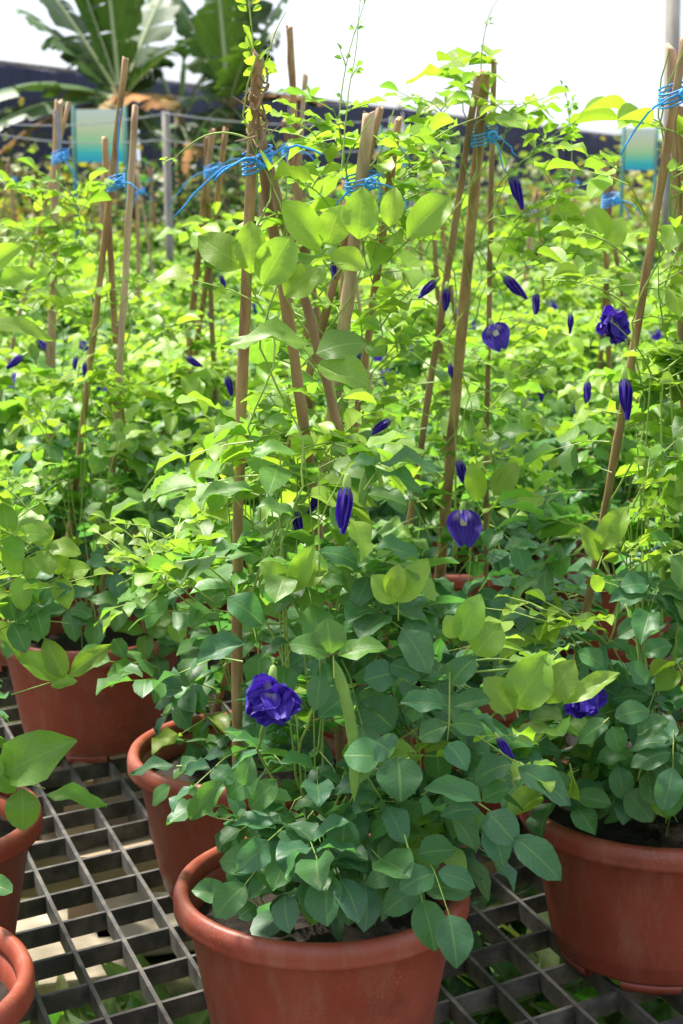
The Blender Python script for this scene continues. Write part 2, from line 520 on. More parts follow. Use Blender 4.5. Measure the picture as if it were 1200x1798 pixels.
# ------------------------------------------------------------------ a climbing pea plant
class Plant:
    def __init__(self, seed):
        self.rnd = random.Random(seed)
        self.leaves = []          # dict(rachis=[pts], leaflets=[(mat, shape, tint)])
        self.stems = MB()
    def compound(self, o, d, length, pairs, size, age, nhint, droop=0.5, folded=False, hero=False):
        rnd = self.rnd
        d = d.normalized()
        pts, n = [], 5
        for i in range(n + 1):
            t = i / n
            pts.append(o + d * length * t + Vector((0, 0, -1)) * droop * length * t * t * 0.6)
        lf = []
        for q in range(pairs + 1):
            t = 1.0 if q == pairs else 0.42 + 0.50 * q / max(1, pairs)
            i = min(n - 1, int(t * n)); ft = t * n - i
            p = pts[i].lerp(pts[i + 1], ft)
            tg = (pts[i + 1] - pts[i]).normalized()
            nn = nhint + rvec(rnd, 0.28)
            nn = nn - tg * nn.dot(tg)
            nn = nn.normalized() if nn.length > 1e-4 else UP
            s = tg.cross(nn)
            shape = rnd.choice((8, 9)) if folded and rnd.random() < 0.7 else rnd.randrange(8)
            if q == pairs:
                dd = tg + rvec(rnd, 0.2)
                m = frame_matrix(p, dd, nn + rvec(rnd, 0.25), size * rnd.uniform(1.0, 1.2))
                lf.append((m, shape, leaf_tint(age + rnd.uniform(-0.06, 0.06), rnd)))
            else:
                for sgn in (-1, 1):
                    if rnd.random() < 0.05: continue
                    dd = s * sgn * rnd.uniform(0.75, 1.0) + tg * rnd.uniform(0.15, 0.6) + rvec(rnd, 0.16)
                    m = frame_matrix(p + s * sgn * 0.003, dd, nn + s * sgn * rnd.uniform(-0.45, 0.15) + rvec(rnd, 0.2),
                                     size * rnd.uniform(0.82, 1.08))
                    shape = rnd.choice((8, 9)) if folded and rnd.random() < 0.5 else rnd.randrange(8)
                    lf.append((m, shape, leaf_tint(age + rnd.uniform(-0.08, 0.08), rnd)))
        self.leaves.append(dict(rachis=pts, leaflets=lf, age=age, hero=hero))
    def bush(self, count, prof, height, zpow=1.0, size=(0.040, 0.058), young_lo=0.16, young_hi=0.45, axis=None, lean=Vector((0, 0, 0)), gap=None):
        """leaves spread through a volume; prof maps 0..1 of the height to a radius"""
        rnd = self.rnd
        for _ in range(count):
            u = rnd.random() ** zpow
            z = u * height
            R = prof(u) * rnd.uniform(0.85, 1.15)
            phi = rnd.uniform(0, 2 * math.pi)
            out = Vector((math.cos(phi), math.sin(phi), 0))
            if gap and gap(phi, z): continue
            r = R * math.sqrt(rnd.uniform(0.10, 1.0))
            L = rnd.uniform(0.050, 0.085)
            ax = lean * u
            o = ax + out * max(0.0, r - L * 0.6) + Vector((0, 0, z))
            sz = rnd.uniform(*size)
            k = (z - young_lo) / max(0.01, young_hi - young_lo)
            age = 1.0 - min(1, max(0, k + rnd.gauss(0, 0.21)))
            if rnd.random() < 0.07: age = rnd.uniform(0, 0.5)
            low = 1 - min(1, z / 0.22)
            d = out + Vector((0, 0, rnd.uniform(-0.1, 0.55) - low * 0.45)) + rvec(rnd, 0.3)
            nh = UP * rnd.uniform(0.55, 1.0) + out * (0.55 + 0.75 * low)
            folded = age < 0.3 and rnd.random() < 0.6
            self.compound(o, d, L, rnd.choice((1, 2, 2, 2, 3)), sz * (0.92 if age < 0.2 else 1.0), age, nh,
                          droop=rnd.uniform(0.2, 0.9), folded=folded)
            if rnd.random() < 0.22:
                b0 = ax * 0.6 + Vector((out.x * 0.02, out.y * 0.02, max(0.0, z * 0.55 - 0.03)))
                mid = (b0 + o) / 2 + Vector((0, 0, 0.02)) + rvec(rnd, 0.01)
                self.stems.tube([b0, mid, o], [0.0014, 0.0012, 0.0010], 4, False)
    def skirt(self, count, gap=None):
        rnd = self.rnd
        for _ in range(count):
            z = rnd.uniform(0.015, 0.17)
            phi = rnd.uniform(0, 2 * math.pi)
            if gap and gap(phi, z): continue
            out = Vector((math.cos(phi), math.sin(phi), 0))
            r = (0.048 + 0.60 * z) * math.sqrt(rnd.uniform(0.10, 1.0))
            self.compound(out * r + Vector((0, 0, z)), out + UP * rnd.uniform(0.0, 0.7) + rvec(rnd, 0.35), rnd.uniform(0.040, 0.070), rnd.choice((1, 2, 2)),
                          rnd.uniform(0.034, 0.049), rnd.uniform(0.72, 1.0) if rnd.random() < 0.86 else rnd.uniform(0.3, 0.7), UP * rnd.uniform(0.4, 0.9) + out * 0.9, droop=rnd.uniform(0.3, 0.8))
    def vine(self, a, b, turns, rad, r0=0.0017):
        rnd = self.rnd
        pts, n = [], int(16 * max(1, turns))
        ax = (b - a).normalized(); s = ax.orthogonal().normalized(); q = ax.cross(s)
        ph = rnd.uniform(0, 6)
        for i in range(n + 1):
            t = i / n
            an = ph + turns * 2 * math.pi * t
            pts.append(a.lerp(b, t) + (s * math.cos(an) + q * math.sin(an)) * rad * (1 + 0.4 * rnd.random()))
        self.stems.tube(pts, [r0 * (1 - 0.5 * i / n) for i in range(n + 1)], 5, False)
        return pts
    def vine_leaves(self, pts, step, t0, t1, size=(0.034, 0.05), age_lo=0.1, age_hi=0.6, out_scale=1.0):
        rnd = self.rnd
        n = len(pts)
        acc = 0.0
        for i in range(1, n):
            acc += (pts[i] - pts[i - 1]).length
            t = i / n
            if acc < step or t < t0 or t > t1: continue
            acc = 0
            phi = rnd.uniform(0, 6.283)
            out = Vector((math.cos(phi), math.sin(phi), 0))
            d = out + UP * rnd.uniform(0.0, 0.8)
            age = age_hi + (age_lo - age_hi) * (t - t0) / max(0.01, t1 - t0) + rnd.gauss(0, 0.1)
            self.compound(pts[i], d, rnd.uniform(0.045, 0.08) * out_scale, rnd.choice((1, 1, 2)), rnd.uniform(*size), age,
                          UP + out * 0.6, droop=rnd.uniform(0.2, 0.8), folded=rnd.random() < 0.35)
    def shoot(self, o, d, length, curl=0.5, leaves=4, age=0.1, size=0.026, r0=0.0013):
        rnd = self.rnd
        pts = []
        n = 12
        v = d.normalized(); p = o.copy()
        side = v.cross(UP)
        side = side.normalized() if side.length > 1e-3 else Vector((1, 0, 0))
        for i in range(n + 1):
            pts.append(p.copy())
            p = p + v * (length / n)
            v = (v + Vector((0, 0, -1)) * curl / n + rvec(rnd, 0.06) + side * rnd.uniform(-0.08, 0.08)).normalized()
        self.stems.tube(pts, [r0 * (1 - 0.65 * i / n) for i in range(n + 1)], 5, False)
        for k in range(leaves):
            t = 0.35 + 0.65 * (k + rnd.random()) / max(1, leaves)
            i = min(n - 1, int(t * n))
            tg = (pts[i + 1] - pts[i]).normalized()
            sd_ = tg.cross(UP) * (1 if k % 2 else -1) + UP * 0.4 + tg * 0.4
            self.compound(pts[i], sd_ + rvec(rnd, 0.25), rnd.uniform(0.03, 0.055) * (size / 0.03), rnd.choice((1, 1, 2)), size * rnd.uniform(0.7, 1.2) * (1.15 - 0.6 * t),
                          age + rnd.uniform(-0.1, 0.1), UP + sd_ * 0.2, droop=0.3, folded=rnd.random() < 0.6)
        return pts

def rachis_tube(mb, pts, r=0.0011):
    mb.tube([pts[0], pts[2], pts[-1]] if len(pts) > 3 else pts, [r, r * 0.85, r * 0.5], 3, False)

OPEN = [  # x0, y0, x1, y1, half width, distance of what shows there
    (440, 390, 425, 1330, 15, 1.74), (190, 400, 98, 1100, 14, 2.78), (1165, 320, 1015, 1070, 15, 2.02), (845, 280, 772, 950, 16, 2.62), (640, 210, 574, 740, 16, 2.18),
    (495, 560, 545, 940, 10, 1.72), (545, 560, 612, 780, 10, 1.72), (224, 420, 252, 820, 9, 2.6), (732, 790, 830, 200, 9, 2.5), (860, 300, 856, 700, 8, 2.55),
    (478, 1180, 470, 1265, 46, 1.58), (612, 850, 600, 925, 24, 1.62), (813, 895, 815, 950, 34, 2.4), (1096, 655, 1096, 705, 26, 1.95), (862, 560, 885, 600, 26, 2.45),
    (882, 480, 910, 515, 20, 2.5), (942, 505, 940, 535, 18, 2.6), (1062, 545, 1090, 590, 28, 2.2), (897, 302, 910, 345, 20, 2.55), (398, 650, 403, 685, 18, 2.15),
    (660, 745, 700, 735, 18, 2.15), (20, 635, 56, 620, 16, 2.65), (1012, 1200, 1035, 1245, 26, 1.8), (752, 498, 790, 520, 18, 2.55), (1032, 660, 1028, 690, 16, 2.6),
    (820, 240, 880, 250, 20, 2.55), (605, 325, 665, 322, 18, 2.15), (185, 322, 225, 322, 18, 2.65), (90, 275, 125, 275, 16, 3.3), (1160, 170, 1200, 165, 24, 1.95),
    (1050, 355, 1110, 370, 18, 3.3), (1110, 240, 1140, 290, 18, 10.2), (360, 300, 430, 285, 16, 3.4), (590, 1160, 620, 1400, 10, 1.54), (805, 800, 815, 850, 14, 2.5),
    (325, 625, 345, 628, 12, 2.7), (134, 624, 150, 640, 14, 2.7), (1003, 548, 1003, 570, 10, 2.6)]
def blocks(m, loc):
    for f in (0.1, 0.5, 0.95):
        q = m[:3, 3] + m[:3, 1] * f + np.array(loc)
        if q[1] < 0.3: continue
        px, py = project(q)
        for x0, y0, x1, y1, hw, dist in OPEN:
            if q[1] > dist + 0.01: continue
            dx, dy = x1 - x0, y1 - y0
            t = min(1.0, max(0.0, ((px - x0) * dx + (py - y0) * dy) / (dx * dx + dy * dy)))
            if math.hypot(px - x0 - dx * t, py - y0 - dy * t) < hw + 5: return True
    return False
def build_plant(name, plant, loc, n_single, label, group, cat='plant', trim=None):
    """single leaves for those that show largest, the rest joined"""
    r = root(name, loc)
    tag(r, label, cat, group)
    loc = Vector(loc)
    def clear(m):
        for f in (0.15, 0.55, 1.0):
            q = m[:3, 3] + m[:3, 1] * f
            r_ = math.hypot(q[0], q[1])
            if q[2] < 0.056 and 0.118 < r_ < 0.178: return False
            if q[2] < 0.004 and r_ < 0.178: return False
        return True
    for lf in plant.leaves:
        if not lf['hero']:
            if any(not clear(q[0]) or (trim and trim(q[0][:3, 3] + q[0][:3, 1])) for q in lf['leaflets']): lf['leaflets'] = []
            if lf['leaflets']:
                kept = [q for q in lf['leaflets'] if not blocks(q[0], loc)]
                lf['leaflets'] = kept if len(kept) >= len(lf['leaflets']) - 1 else []
    plant.leaves = [lf for lf in plant.leaves if lf['leaflets']]
    st = link('stem', plant.stems.mesh('stem', M_STEM), r) if plant.stems.v else None
    def score(lf):
        c = loc + lf['rachis'][-1]
        px, py = project(c)
        s = depth_of(c)
        if not (-40 < px < 1240 and -40 < py < 1840): s += 50
        if lf['hero']: s -= 20
        return s
    order = sorted(plant.leaves, key=score)
    rest, used = [], 0
    restr = MB()
    for lf in order:
        if used + len(lf['leaflets']) <= n_single and score(lf) < 40:
            mb = MB(); rachis_tube(mb, lf['rachis'])
            lo_ = link('leaf', mb.mesh('leaf', M_STEM), r)
            for m, k, t in lf['leaflets']:
                o = link('leaflet', LEAF_MESH[k], lo_)
                o.matrix_local = Matrix(m.tolist())
                o.color = (*t, 1)
            used += len(lf['leaflets'])
        else:
            rest += lf['leaflets']
            rachis_tube(restr, lf['rachis'])
    if rest:
        o = link('foliage', join_leaflets('foliage', rest, M_LEAF), r)
        o['kind'] = 'stuff'
        o = link('leaf_stalks', restr.mesh('leaf_stalks', M_STEM, True), r)
        o['kind'] = 'stuff'
    return r

# ------------------------------------------------------------------ flowers and pods
def petal_template(L, W, cup, roll, notch=0.0, ruffle=0.0, rows=8, cols=8, seed=0):
    V, U, Fq = [], [], []
    for i in range(rows + 1):
        t = i / rows
        w = W * (math.sin(math.pi * (0.10 + 0.84 * t ** 0.75)) ** 0.75)
        for j in range(cols + 1):
            s = -1 + 2 * j / cols
            an = s * roll
            x = w * (math.sin(an) / max(0.15, roll)) if roll > 0.05 else w * s
            z = -w * (math.cos(an) - 1) / max(0.15, roll) if roll > 0.05 else 0.0
            y = L * (t - notch * (1 - abs(s)) * t * t)
            z += cup * L * (t * t) + ruffle * L * math.sin(s * 7 + seed) * t * 0.12 + ruffle * L * math.sin(t * 9 + seed * 2) * abs(s) * 0.08
            V.append((x, y, z)); U.append((s, t, 0))
    for i in range(rows):
        for j in range(cols):
            a = i * (cols + 1) + j
            Fq.append((a, a + 1, a + cols + 2, a + cols + 1))
    V, Fq, U = np.array(V), np.array(Fq), np.array(U)
    return mesh_from_arrays('petal', V, Fq, U, np.ones((len(V), 4)), M_PETAL)
P_BANNER = petal_template(0.048, 0.024, 0.12, 0.5, 0.10, 0.6, seed=1)
P_KEEL = petal_template(0.020, 0.007, 0.3, 1.0, 0.0, 0.2, 6, 4, seed=2)
P_RUFF = [petal_template(0.034, 0.019, 0.30, 0.7, 0.05, 1.0, seed=3 + k) for k in range(3)]
P_FURL = [petal_template(0.046, 0.0140, 0.05, 2.3, 0.0, 0.25, 9, 10, seed=6), petal_template(0.041, 0.0130, 0.16, 2.0, 0.0, 0.5, 9, 10, seed=7)]
_mb = MB().lathe([(0.0005, -0.006), (0.0030, -0.004), (0.0042, 0.002), (0.0050, 0.010), (0.0046, 0.0135)], 8)
CALYX_MESH = _mb.mesh('calyx', M_CALYX)
_mb = MB().lathe([(0.0008, 0.004), (0.0030, 0.010), (0.0052, 0.017), (0.0045, 0.021), (0.0004, 0.0225)], 10)
THROAT_MESH = _mb.mesh('throat', M_THROAT)

def flower(plant_obj, pos, direction, facing, kind='closed', scale=1.0, seed=0):
    """the flower's axis runs along direction; the banner's face looks towards facing"""
    rnd = random.Random(seed)
    base = Matrix(frame_matrix(Vector(pos), Vector(direction), Vector(facing), scale).tolist())
    fl = link('flower', CALYX_MESH, plant_obj)
    # calyx axis along local z; turn it onto the petal axis (local y)
    turn = Matrix.Rotation(-math.pi / 2, 4, 'X')
    fl.matrix_local = base @ turn
    inv = turn.inverted()
    def petal(mesh, rx=0.0, rz=0.0, ry=0.0, sc=1.0, off=(0, 0.006, 0), nm='petal'):
        o = link(nm, mesh, fl)
        m = Matrix.Translation(off) @ Matrix.Rotation(rz, 4, 'Z') @ Matrix.Rotation(ry, 4, 'Y') @ Matrix.Rotation(rx, 4, 'X') @ Matrix.Scale(sc, 4)
        o.matrix_local = inv @ m
    if kind == 'closed':
        petal(P_FURL[seed % 2], rx=rnd.uniform(-0.1, 0.1), sc=rnd.uniform(0.95, 1.1))
        petal(P_FURL[(seed + 1) % 2], rx=0.06, rz=0.08, ry=0.7, sc=0.93)
    elif kind == 'open':
        petal(P_BANNER, rx=0.15, sc=1.0)
        petal(P_KEEL, rx=0.55, rz=0.22, sc=1.0, off=(0.003, 0.006, 0.004))
        petal(P_KEEL, rx=0.55, rz=-0.22, sc=1.0, off=(-0.003, 0.006, 0.004))
        o = link('throat', THROAT_MESH, fl); o.matrix_local = inv @ Matrix.Translation((0, 0.004, 0.002)) @ turn
    else:                                    # double, ruffled
        for k in range(9):
            petal(P_RUFF[k % 3], rx=rnd.uniform(-0.15, 0.25) + 0.3 * (k % 2), rz=-2.7 + 0.66 * k + rnd.uniform(-0.25, 0.25), ry=rnd.uniform(-0.6, 0.6),
                  sc=rnd.uniform(0.62, 0.92), off=(rnd.uniform(-0.004, 0.004), 0.026, 0.002 + 0.0012 * k))
        for k in range(3):
            petal(P_RUFF[k % 3], rx=rnd.uniform(0.15, 0.55), rz=-1.3 + 0.65 * k + rnd.uniform(-0.15, 0.15), ry=rnd.uniform(-0.5, 0.5),
                  sc=rnd.uniform(0.75, 1.0), off=(0, 0.016, 0.010 + 0.001 * k))
        o = link('throat', THROAT_MESH, fl); o.matrix_local = inv @ Matrix.Translation((0.003, 0.020, 0.008)) @ turn @ Matrix.Scale(0.5, 4)
    return fl

def pod(plant_obj, a, b, width=0.0065, mat=None):
    a, b = Vector(a), Vector(b)
    ax = (b - a); L = ax.length; ax.normalize()
    side = ax.cross(Vector((0, 1, 0))).normalized()
    th = ax.cross(side)
    mb = MB(); n = 16
    bend = side * L * 0.05
    for i in range(n + 1):
        t = i / n
        w = width * (min(1, t * 9 + 0.15) * min(1, (1 - t) * 7 + 0.06)) * (1 + 0.06 * math.sin(t * 42))
        c = a + ax * L * t + bend * math.sin(math.pi * t)
        for s, h in ((-1, 0), (-0.5, 0.32), (0.5, 0.32), (1, 0), (0.5, -0.32), (-0.5, -0.32)):
            mb.v.append(c + side * w * s + th * w * h * (1 + 0.25 * math.sin(t * 42)))
    for i in range(n):
        for k in range(6):
            x, y = i * 6 + k, i * 6 + (k + 1) % 6
            mb.f.append((x, y, y + 6, x + 6))
    return link('seed_pod', mb.mesh('seed_pod', mat or M_POD), plant_obj)

# ------------------------------------------------------------------ pots
RIM_Z, SOIL_Z = 0.204, 0.160
def make_pot():
    body = MB().lathe([(0.001, 0.013), (0.100, 0.013), (0.113, 0.013), (0.1165, 0.018), (0.1200, 0.034), (0.1212, 0.036), (0.1222, 0.041),
                       (0.1335, 0.105), (0.1452, 0.168), (0.1466, 0.170), (0.1490, 0.176), (0.1478, 0.184), (0.1430, 0.184),
                       (0.1400, 0.160), (0.112, 0.020), (0.001, 0.020)], 72).mesh('pot_body', M_POT)
    o = link('plant_pot', body)
    rim = MB().lathe([(0.1470, 0.1800), (0.1585, 0.1775), (0.1605, 0.1785), (0.1598, 0.1815), (0.1606, 0.1880), (0.1600, 0.1950), (0.1575, 0.2010), (0.1530, 0.2040),
                      (0.1480, 0.2030), (0.1445, 0.1985), (0.1428, 0.1900), (0.1424, 0.1840)], 72, close=True).mesh('rim', M_POT)
    link('rim', rim, o)
    for k in range(6):
        a = k * math.pi / 3 + 0.12
        mb = MB().lathe([(0.099, 0.0), (0.1085, 0.0), (0.1125, 0.0132), (0.099, 0.0132)], 6, close=True, a0=a, a1=a + 0.62)
        link('foot', mb.mesh('foot', M_POT), o)
    rnd = random.Random(5)
    s = MB(); rr, ss = 9, 32
    s.v.append(Vector((0, 0, SOIL_Z + 0.008)))
    for i in range(1, rr + 1):
        for k in range(ss):
            a = 2 * math.pi * k / ss
            r = 0.1395 * i / rr
            s.v.append(Vector((r * math.cos(a), r * math.sin(a), SOIL_Z + (rnd.uniform(-0.005, 0.006) if i < rr else -0.003))))
    for k in range(ss):
        s.f.append((0, 1 + k, 1 + (k + 1) % ss))
    for i in range(rr - 1):
        for k in range(ss):
            a, b = 1 + i * ss + k, 1 + i * ss + (k + 1) % ss
            s.f.append((a, a + ss, b + ss, b))
    link('soil', s.mesh('soil', M_SOIL), o)
    return o
POT0 = make_pot()
pot_used = [False]
def place_pot(x, y, label, group, rz=0.0, scale=1.0, feet=True):
    o = POT0 if not pot_used[0] else copy_tree(POT0, skip=() if feet else ('foot',))
    pot_used[0] = True
    o.location = (x, y, T + 0.0005)
    o.rotation_euler = (0, 0, rz)
    o.scale = (scale, scale, 1)
    tag(o, label, 'plant pot', group)
    return o

# ------------------------------------------------------------------ stakes tied with blue string
def stake_mesh(a, b, r, mat, seed):
    r = r * 0.72
    rnd = random.Random(seed)
    mb = MB(); n = 36
    ax = (b - a); L = ax.length; nodes = [rnd.uniform(0.1, 0.2) + 0.19 * q for q in range(6)]; s = ax.orthogonal().normalized()
    pts, rad = [], []
    bow = rvec(rnd, 0.012)
    for i in range(n + 1):
        t = i / n
        pts.append(a.lerp(b, t) + bow * math.sin(math.pi * t) + rvec(rnd, 0.0006))
        nd = max(0.0, 1 - min(abs(t * L - q) for q in nodes) / (0.55 * L / n))
        rad.append(r * (1.06 - 0.16 * t) * (rnd.uniform(0.95, 1.05) + 0.20 * nd))
    mb.tube(pts, rad, 7, True)
    # a slanted, split end
    for k in range(7):
        mb.v[n * 7 + k] += ax.normalized() * r * rnd.uniform(-0.8, 0.9)
    return mb.mesh('stake', mat)
def tie_meshes(c, r, seed, tails):
    rnd = random.Random(seed)
    mb = MB(); n = 110
    pts = []
    for i in range(n + 1):
        t = i / n
        an = t * 2 * math.pi * 4.5
        rr = r * 0.78 * (1 + 0.10 * math.sin(an * 2.0 + seed) + rnd.uniform(-0.03, 0.05))
        pts.append(c + Vector((rr * math.cos(an), rr * math.sin(an), (t - 0.5) * 0.022 + 0.006 * math.sin(an + 1.0))))
    mb.tube(pts, 0.00115, 5)
    # knot
    for k in range(3):
        kp = [c + Vector((0.4 * r, -r * 1.15, 0)) + Vector((math.cos(q + k), 0.35 * math.sin(2 * q), math.sin(q + k * 0.7))) * 0.006 for q in np.linspace(0, 5.2, 10)]
        mb.tube(kp, 0.0015, 5)
    tl = []
    for (dx, dy, dz) in tails:
        t = MB(); p0 = c + Vector((0.3 * r, -r * 1.1, 0)); end = p0 + Vector((dx, dy, dz))
        cur = [p0.lerp(end, q) + Vector((0, 0, 0.18 * Vector((dx, dy, dz)).length * math.sin(math.pi * q) - 0.006 * q)) + rvec(rnd, 0.0015) for q in np.linspace(0, 1, 10)]
        t.tube(cur, [0.0017 - 0.0005 * q for q in np.linspace(0, 1, 10)], 4)
        tl.append(t.mesh('string_end', M_STRING))
    return mb.mesh('string_tie', M_STRING), tl
def tripod(stakes, tie, label, group, seed, tie_r=0.022, tails=((0.03, -0.01, -0.03), (-0.05, -0.01, -0.03))):
    """stakes: (foot, top, radius, material); all in world space"""
    c = sum((s[0] for s in stakes), Vector()) / len(stakes)
    r = root('stake_tripod', c)
    tag(r, label, 'plant stakes', group)
    for k, (a, b, rad, mi) in enumerate(stakes):
        link('stake', stake_mesh(a - c, b - c, rad, M_STAKE[mi], seed * 7 + k), r)
    if tie is not None:
        m, tl = tie_meshes(tie - c, tie_r, seed, tails)
        t = link('string_tie', m, r)
        for x in tl: link('string_end', x, t)
    return r

# ================================================================== THE SETTING
g = MB()
gx = [-1500, -300, -60, -20, -8, -4, -2, 0, 2, 4, 8, 20, 60, 300, 1500]
gy = [-400, -60, -10, -2, 0, 1, 2, 3, 4, 6, 9, 14, 20, 40, 120, 500, 2500]
for y in gy:
    for x in gx:
        g.v.append(Vector((x, y, 0.02 * mnoise.noise(Vector((x, y, 0))) - 0.02 if abs(x) < 50 and abs(y) < 50 else 0)))
for j in range(len(gy) - 1):
    for i in range(len(gx) - 1):
        a = j * len(gx) + i
        g.f.append((a, a + 1, a + len(gx) + 1, a + len(gx)))
tag(link('ground', g.mesh('ground', M_GROUND)), kind='structure')

# concrete slabs lying under the bench
rnd = random.Random(11)
slab_spots = [(-0.62, 2.72, 0.36, 0.20, 0.3), (-0.22, 2.95, 0.40, 0.16, 0.25), (-0.85, 3.25, 0.34, 0.22, 0.2), (-0.25, 3.45, 0.42, 0.2, 0.3), (0.35, 3.0, 0.30, 0.10, 0.35),
              (-0.55, 3.8, 0.5, 0.2, 0.28)]
for i, (x, y, a, b, rz) in enumerate(slab_spots):
    o = link('paving_slab', MB().box((0, 0, 0.022), (a / 2 + 0.05, 0, 0), (0, b / 2 + 0.06, 0), (0, 0, 0.022)).mesh('paving_slab', M_SLAB, False))
    o.location = (x, y, 0.0); o.rotation_euler = (0, 0, rz)
    bv = o.modifiers.new('edge', 'BEVEL'); bv.width = 0.006; bv.segments = 2
    tag(o, 'pale concrete paving slab on the ground under the plant bench', 'paving slab', 'concrete slabs under the bench')

# the plant bench: a worn open grating on timber beams and legs
bench = root('plant_bench', (0, 1.2, 0))
tag(bench, 'long low plant bench topped with worn grey open grating', 'plant bench')
U_DIR, V_DIR = Vector((0.0566, 0.0352, 0)), Vector((0.0312, -0.0838, 0))
U_STEP, V_STEP = U_DIR.copy(), V_DIR.copy()
O_GRID = at_z(163, 1550, T)
def clip(p, d, x0, x1, y0, y1):
    lo, hi = -1e9, 1e9
    for q, e, a, b in ((p.x, d.x, x0, x1), (p.y, d.y, y0, y1)):
        if abs(e) < 1e-9:
            if q < a or q > b: return None
            continue
        t0, t1 = sorted(((a - q) / e, (b - q) / e))
        lo, hi = max(lo, t0), min(hi, t1)
    return (lo, hi) if hi - lo > 0.03 else None
def bar_mesh(p, d, lo, hi, top, mb, seed):
    d = d.normalized(); s = Vector((-d.y, d.x, 0))
    h, w = 0.0125, 0.0027
    n = max(1, int((hi - lo) / 0.6))
    mb.box(p + d * (lo + hi) / 2 + Vector((0, 0, top - h)) - bench.location, d * (hi - lo) / 2, s * w, (0, 0, h))
near = (-1.0, 0.9, 1.15, 2.75)
far_mb = MB()
for (line_d, step, top, seed0) in ((U_DIR, V_STEP, T - 0.0025, 0), (V_DIR, U_STEP, T, 500)):
    d = line_d.normalized()
    for i in range(-220, 220):
        p = O_GRID + step * i; p.z = 0
        c = clip(p, d, *near)
        if c:
            mb = MB(); bar_mesh(p, d, c[0], c[1], top, mb, seed0 + i)
            link('grating_bar', mb.mesh('grating_bar', M_GRATE, False), bench)
        for reg in ((-3.4, 3.4, 2.752, 12.6),):
            c = clip(p, d, *reg)
            if c: bar_mesh(p, d, c[0], c[1], top, far_mb, i)
o = link('far_grating', far_mb.mesh('far_grating', M_GRATE, False), bench); o['kind'] = 'stuff'
for y in (1.5, 2.42, 3.35, 5.2, 7.0, 8.8, 10.6, 12.2):
    o = link('beam', MB().box(Vector((0.0, y, T - 0.0275 - 0.032)) - bench.location, (3.3, 0.35 if y < 4 else 0, 0), (-0.004, 0.034, 0), (0, 0, 0.030)).mesh('beam', M_BEAM, False), bench)
for y in (1.9, 2.9, 3.35, 5.2, 8.8):
    for x in (-2.6, -1.25, -0.46, 0.12, 0.72, 1.9):
        o = link('leg', MB().box(Vector((x, y + 0.106 * x * (y < 4), (T - 0.0925) / 2 - 0.02)) - bench.location, (0.026, 0, 0), (0, 0.026, 0), (0, 0, (T - 0.0925) / 2 + 0.02)).mesh('leg', M_BEAM, False), bench)

# grass and weeds growing up under the grating
rnd = random.Random(21)
recs = []
def grass_tuft(x, y, z, n, hgt, tint, spread=0.03, wide=1.0):
    for _ in range(n):
        a = rnd.uniform(0, 6.283)
        d = Vector((math.cos(a) * 0.6, math.sin(a) * 0.6, rnd.uniform(0.5, 1.5)))
        t = tuple(c * rnd.uniform(0.7, 1.3) for c in tint)
        recs.append((frame_matrix(Vector((x + rnd.gauss(0, spread), y + rnd.gauss(0, spread), z)), d, UP + rvec(rnd, 0.4), hgt * rnd.uniform(0.5, 1.2), wide), 0, t))
for _ in range(170):
    x, y = rnd.uniform(-0.35, 0.75), rnd.uniform(1.7, 3.3)
    if x < 0.1 and y > 2.35 + 0.25 * rnd.random(): continue
    grass_tuft(x, y, -0.02, rnd.randint(8, 20), rnd.uniform(0.10, 0.26), (0.10, 0.20, 0.04) if rnd.random() < 0.6 else (0.055, 0.13, 0.05), 0.04)
for _ in range(40):
    grass_tuft(rnd.uniform(-1.2, -0.3), rnd.uniform(1.8, 2.6), -0.02, rnd.randint(5, 12), rnd.uniform(0.08, 0.2), (0.14, 0.24, 0.05), 0.04)
tag(link('grass', join_leaflets('grass', recs, M_LEAF, [NARROW])), 'long green grass blades growing beneath the bench grating', 'grass', kind='stuff')

# ---------------------------------------------------------------- far background
# shade net fence running away to the right
fa, fb = at_y(-140, 88, 15.0), at_y(1500, 287, 52.0)
f_dir = Vector((fb.x - fa.x, fb.y - fa.y, 0)); f_len = f_dir.length; f_dir.normalize()
h0, h1 = fa.z, fb.z
fence = root('shade_net_fence', (fa.x, fa.y, 0))
tag(fence, 'long dark navy shade net fence behind the banana plants', 'fence')
npan = 13
f_nrm = Vector((f_dir.y, -f_dir.x, 0))
for i in range(npan):
    mb = MB()
    t0, t1 = i / npan, (i + 1) / npan
    cols_ = 12
    rr = random.Random(40 + i)
    for k in range(cols_ + 1):
        t = t0 + (t1 - t0) * k / cols_
        hz = h0 + (h1 - h0) * t - 0.05 * math.sin(math.pi * k / cols_)
        for q in range(7):
            off = 0.03 * math.sin(k * 1.9 + i) * math.sin(math.pi * q / 6) + 0.02 * rr.uniform(-1, 1)
            mb.v.append(f_dir * f_len * t + f_nrm * (0.06 + off) + Vector((0, 0, hz * q / 6)))
    for k in range(cols_):
        for q in range(6):
            a = k * 7 + q
            mb.f.append((a, a + 7, a + 8, a + 1))
    o = link('net_panel', mb.mesh('net_panel', M_NET), fence)
    so = o.modifiers.new('cloth', 'SOLIDIFY'); so.thickness = 0.006
    p = f_dir * f_len * t0
    hz = h0 + (h1 - h0) * t0
    link('post', MB().tube([p, p + Vector((0, 0, hz + 0.04))], 0.035, 8).mesh('post', M_POST), fence)
p = f_dir * f_len
link('top_rail', MB().tube([Vector((0, 0, h0 - 0.02)), p + Vector((0, 0, h1 - 0.02))], 0.022, 6).mesh('top_rail', M_POST), fence)

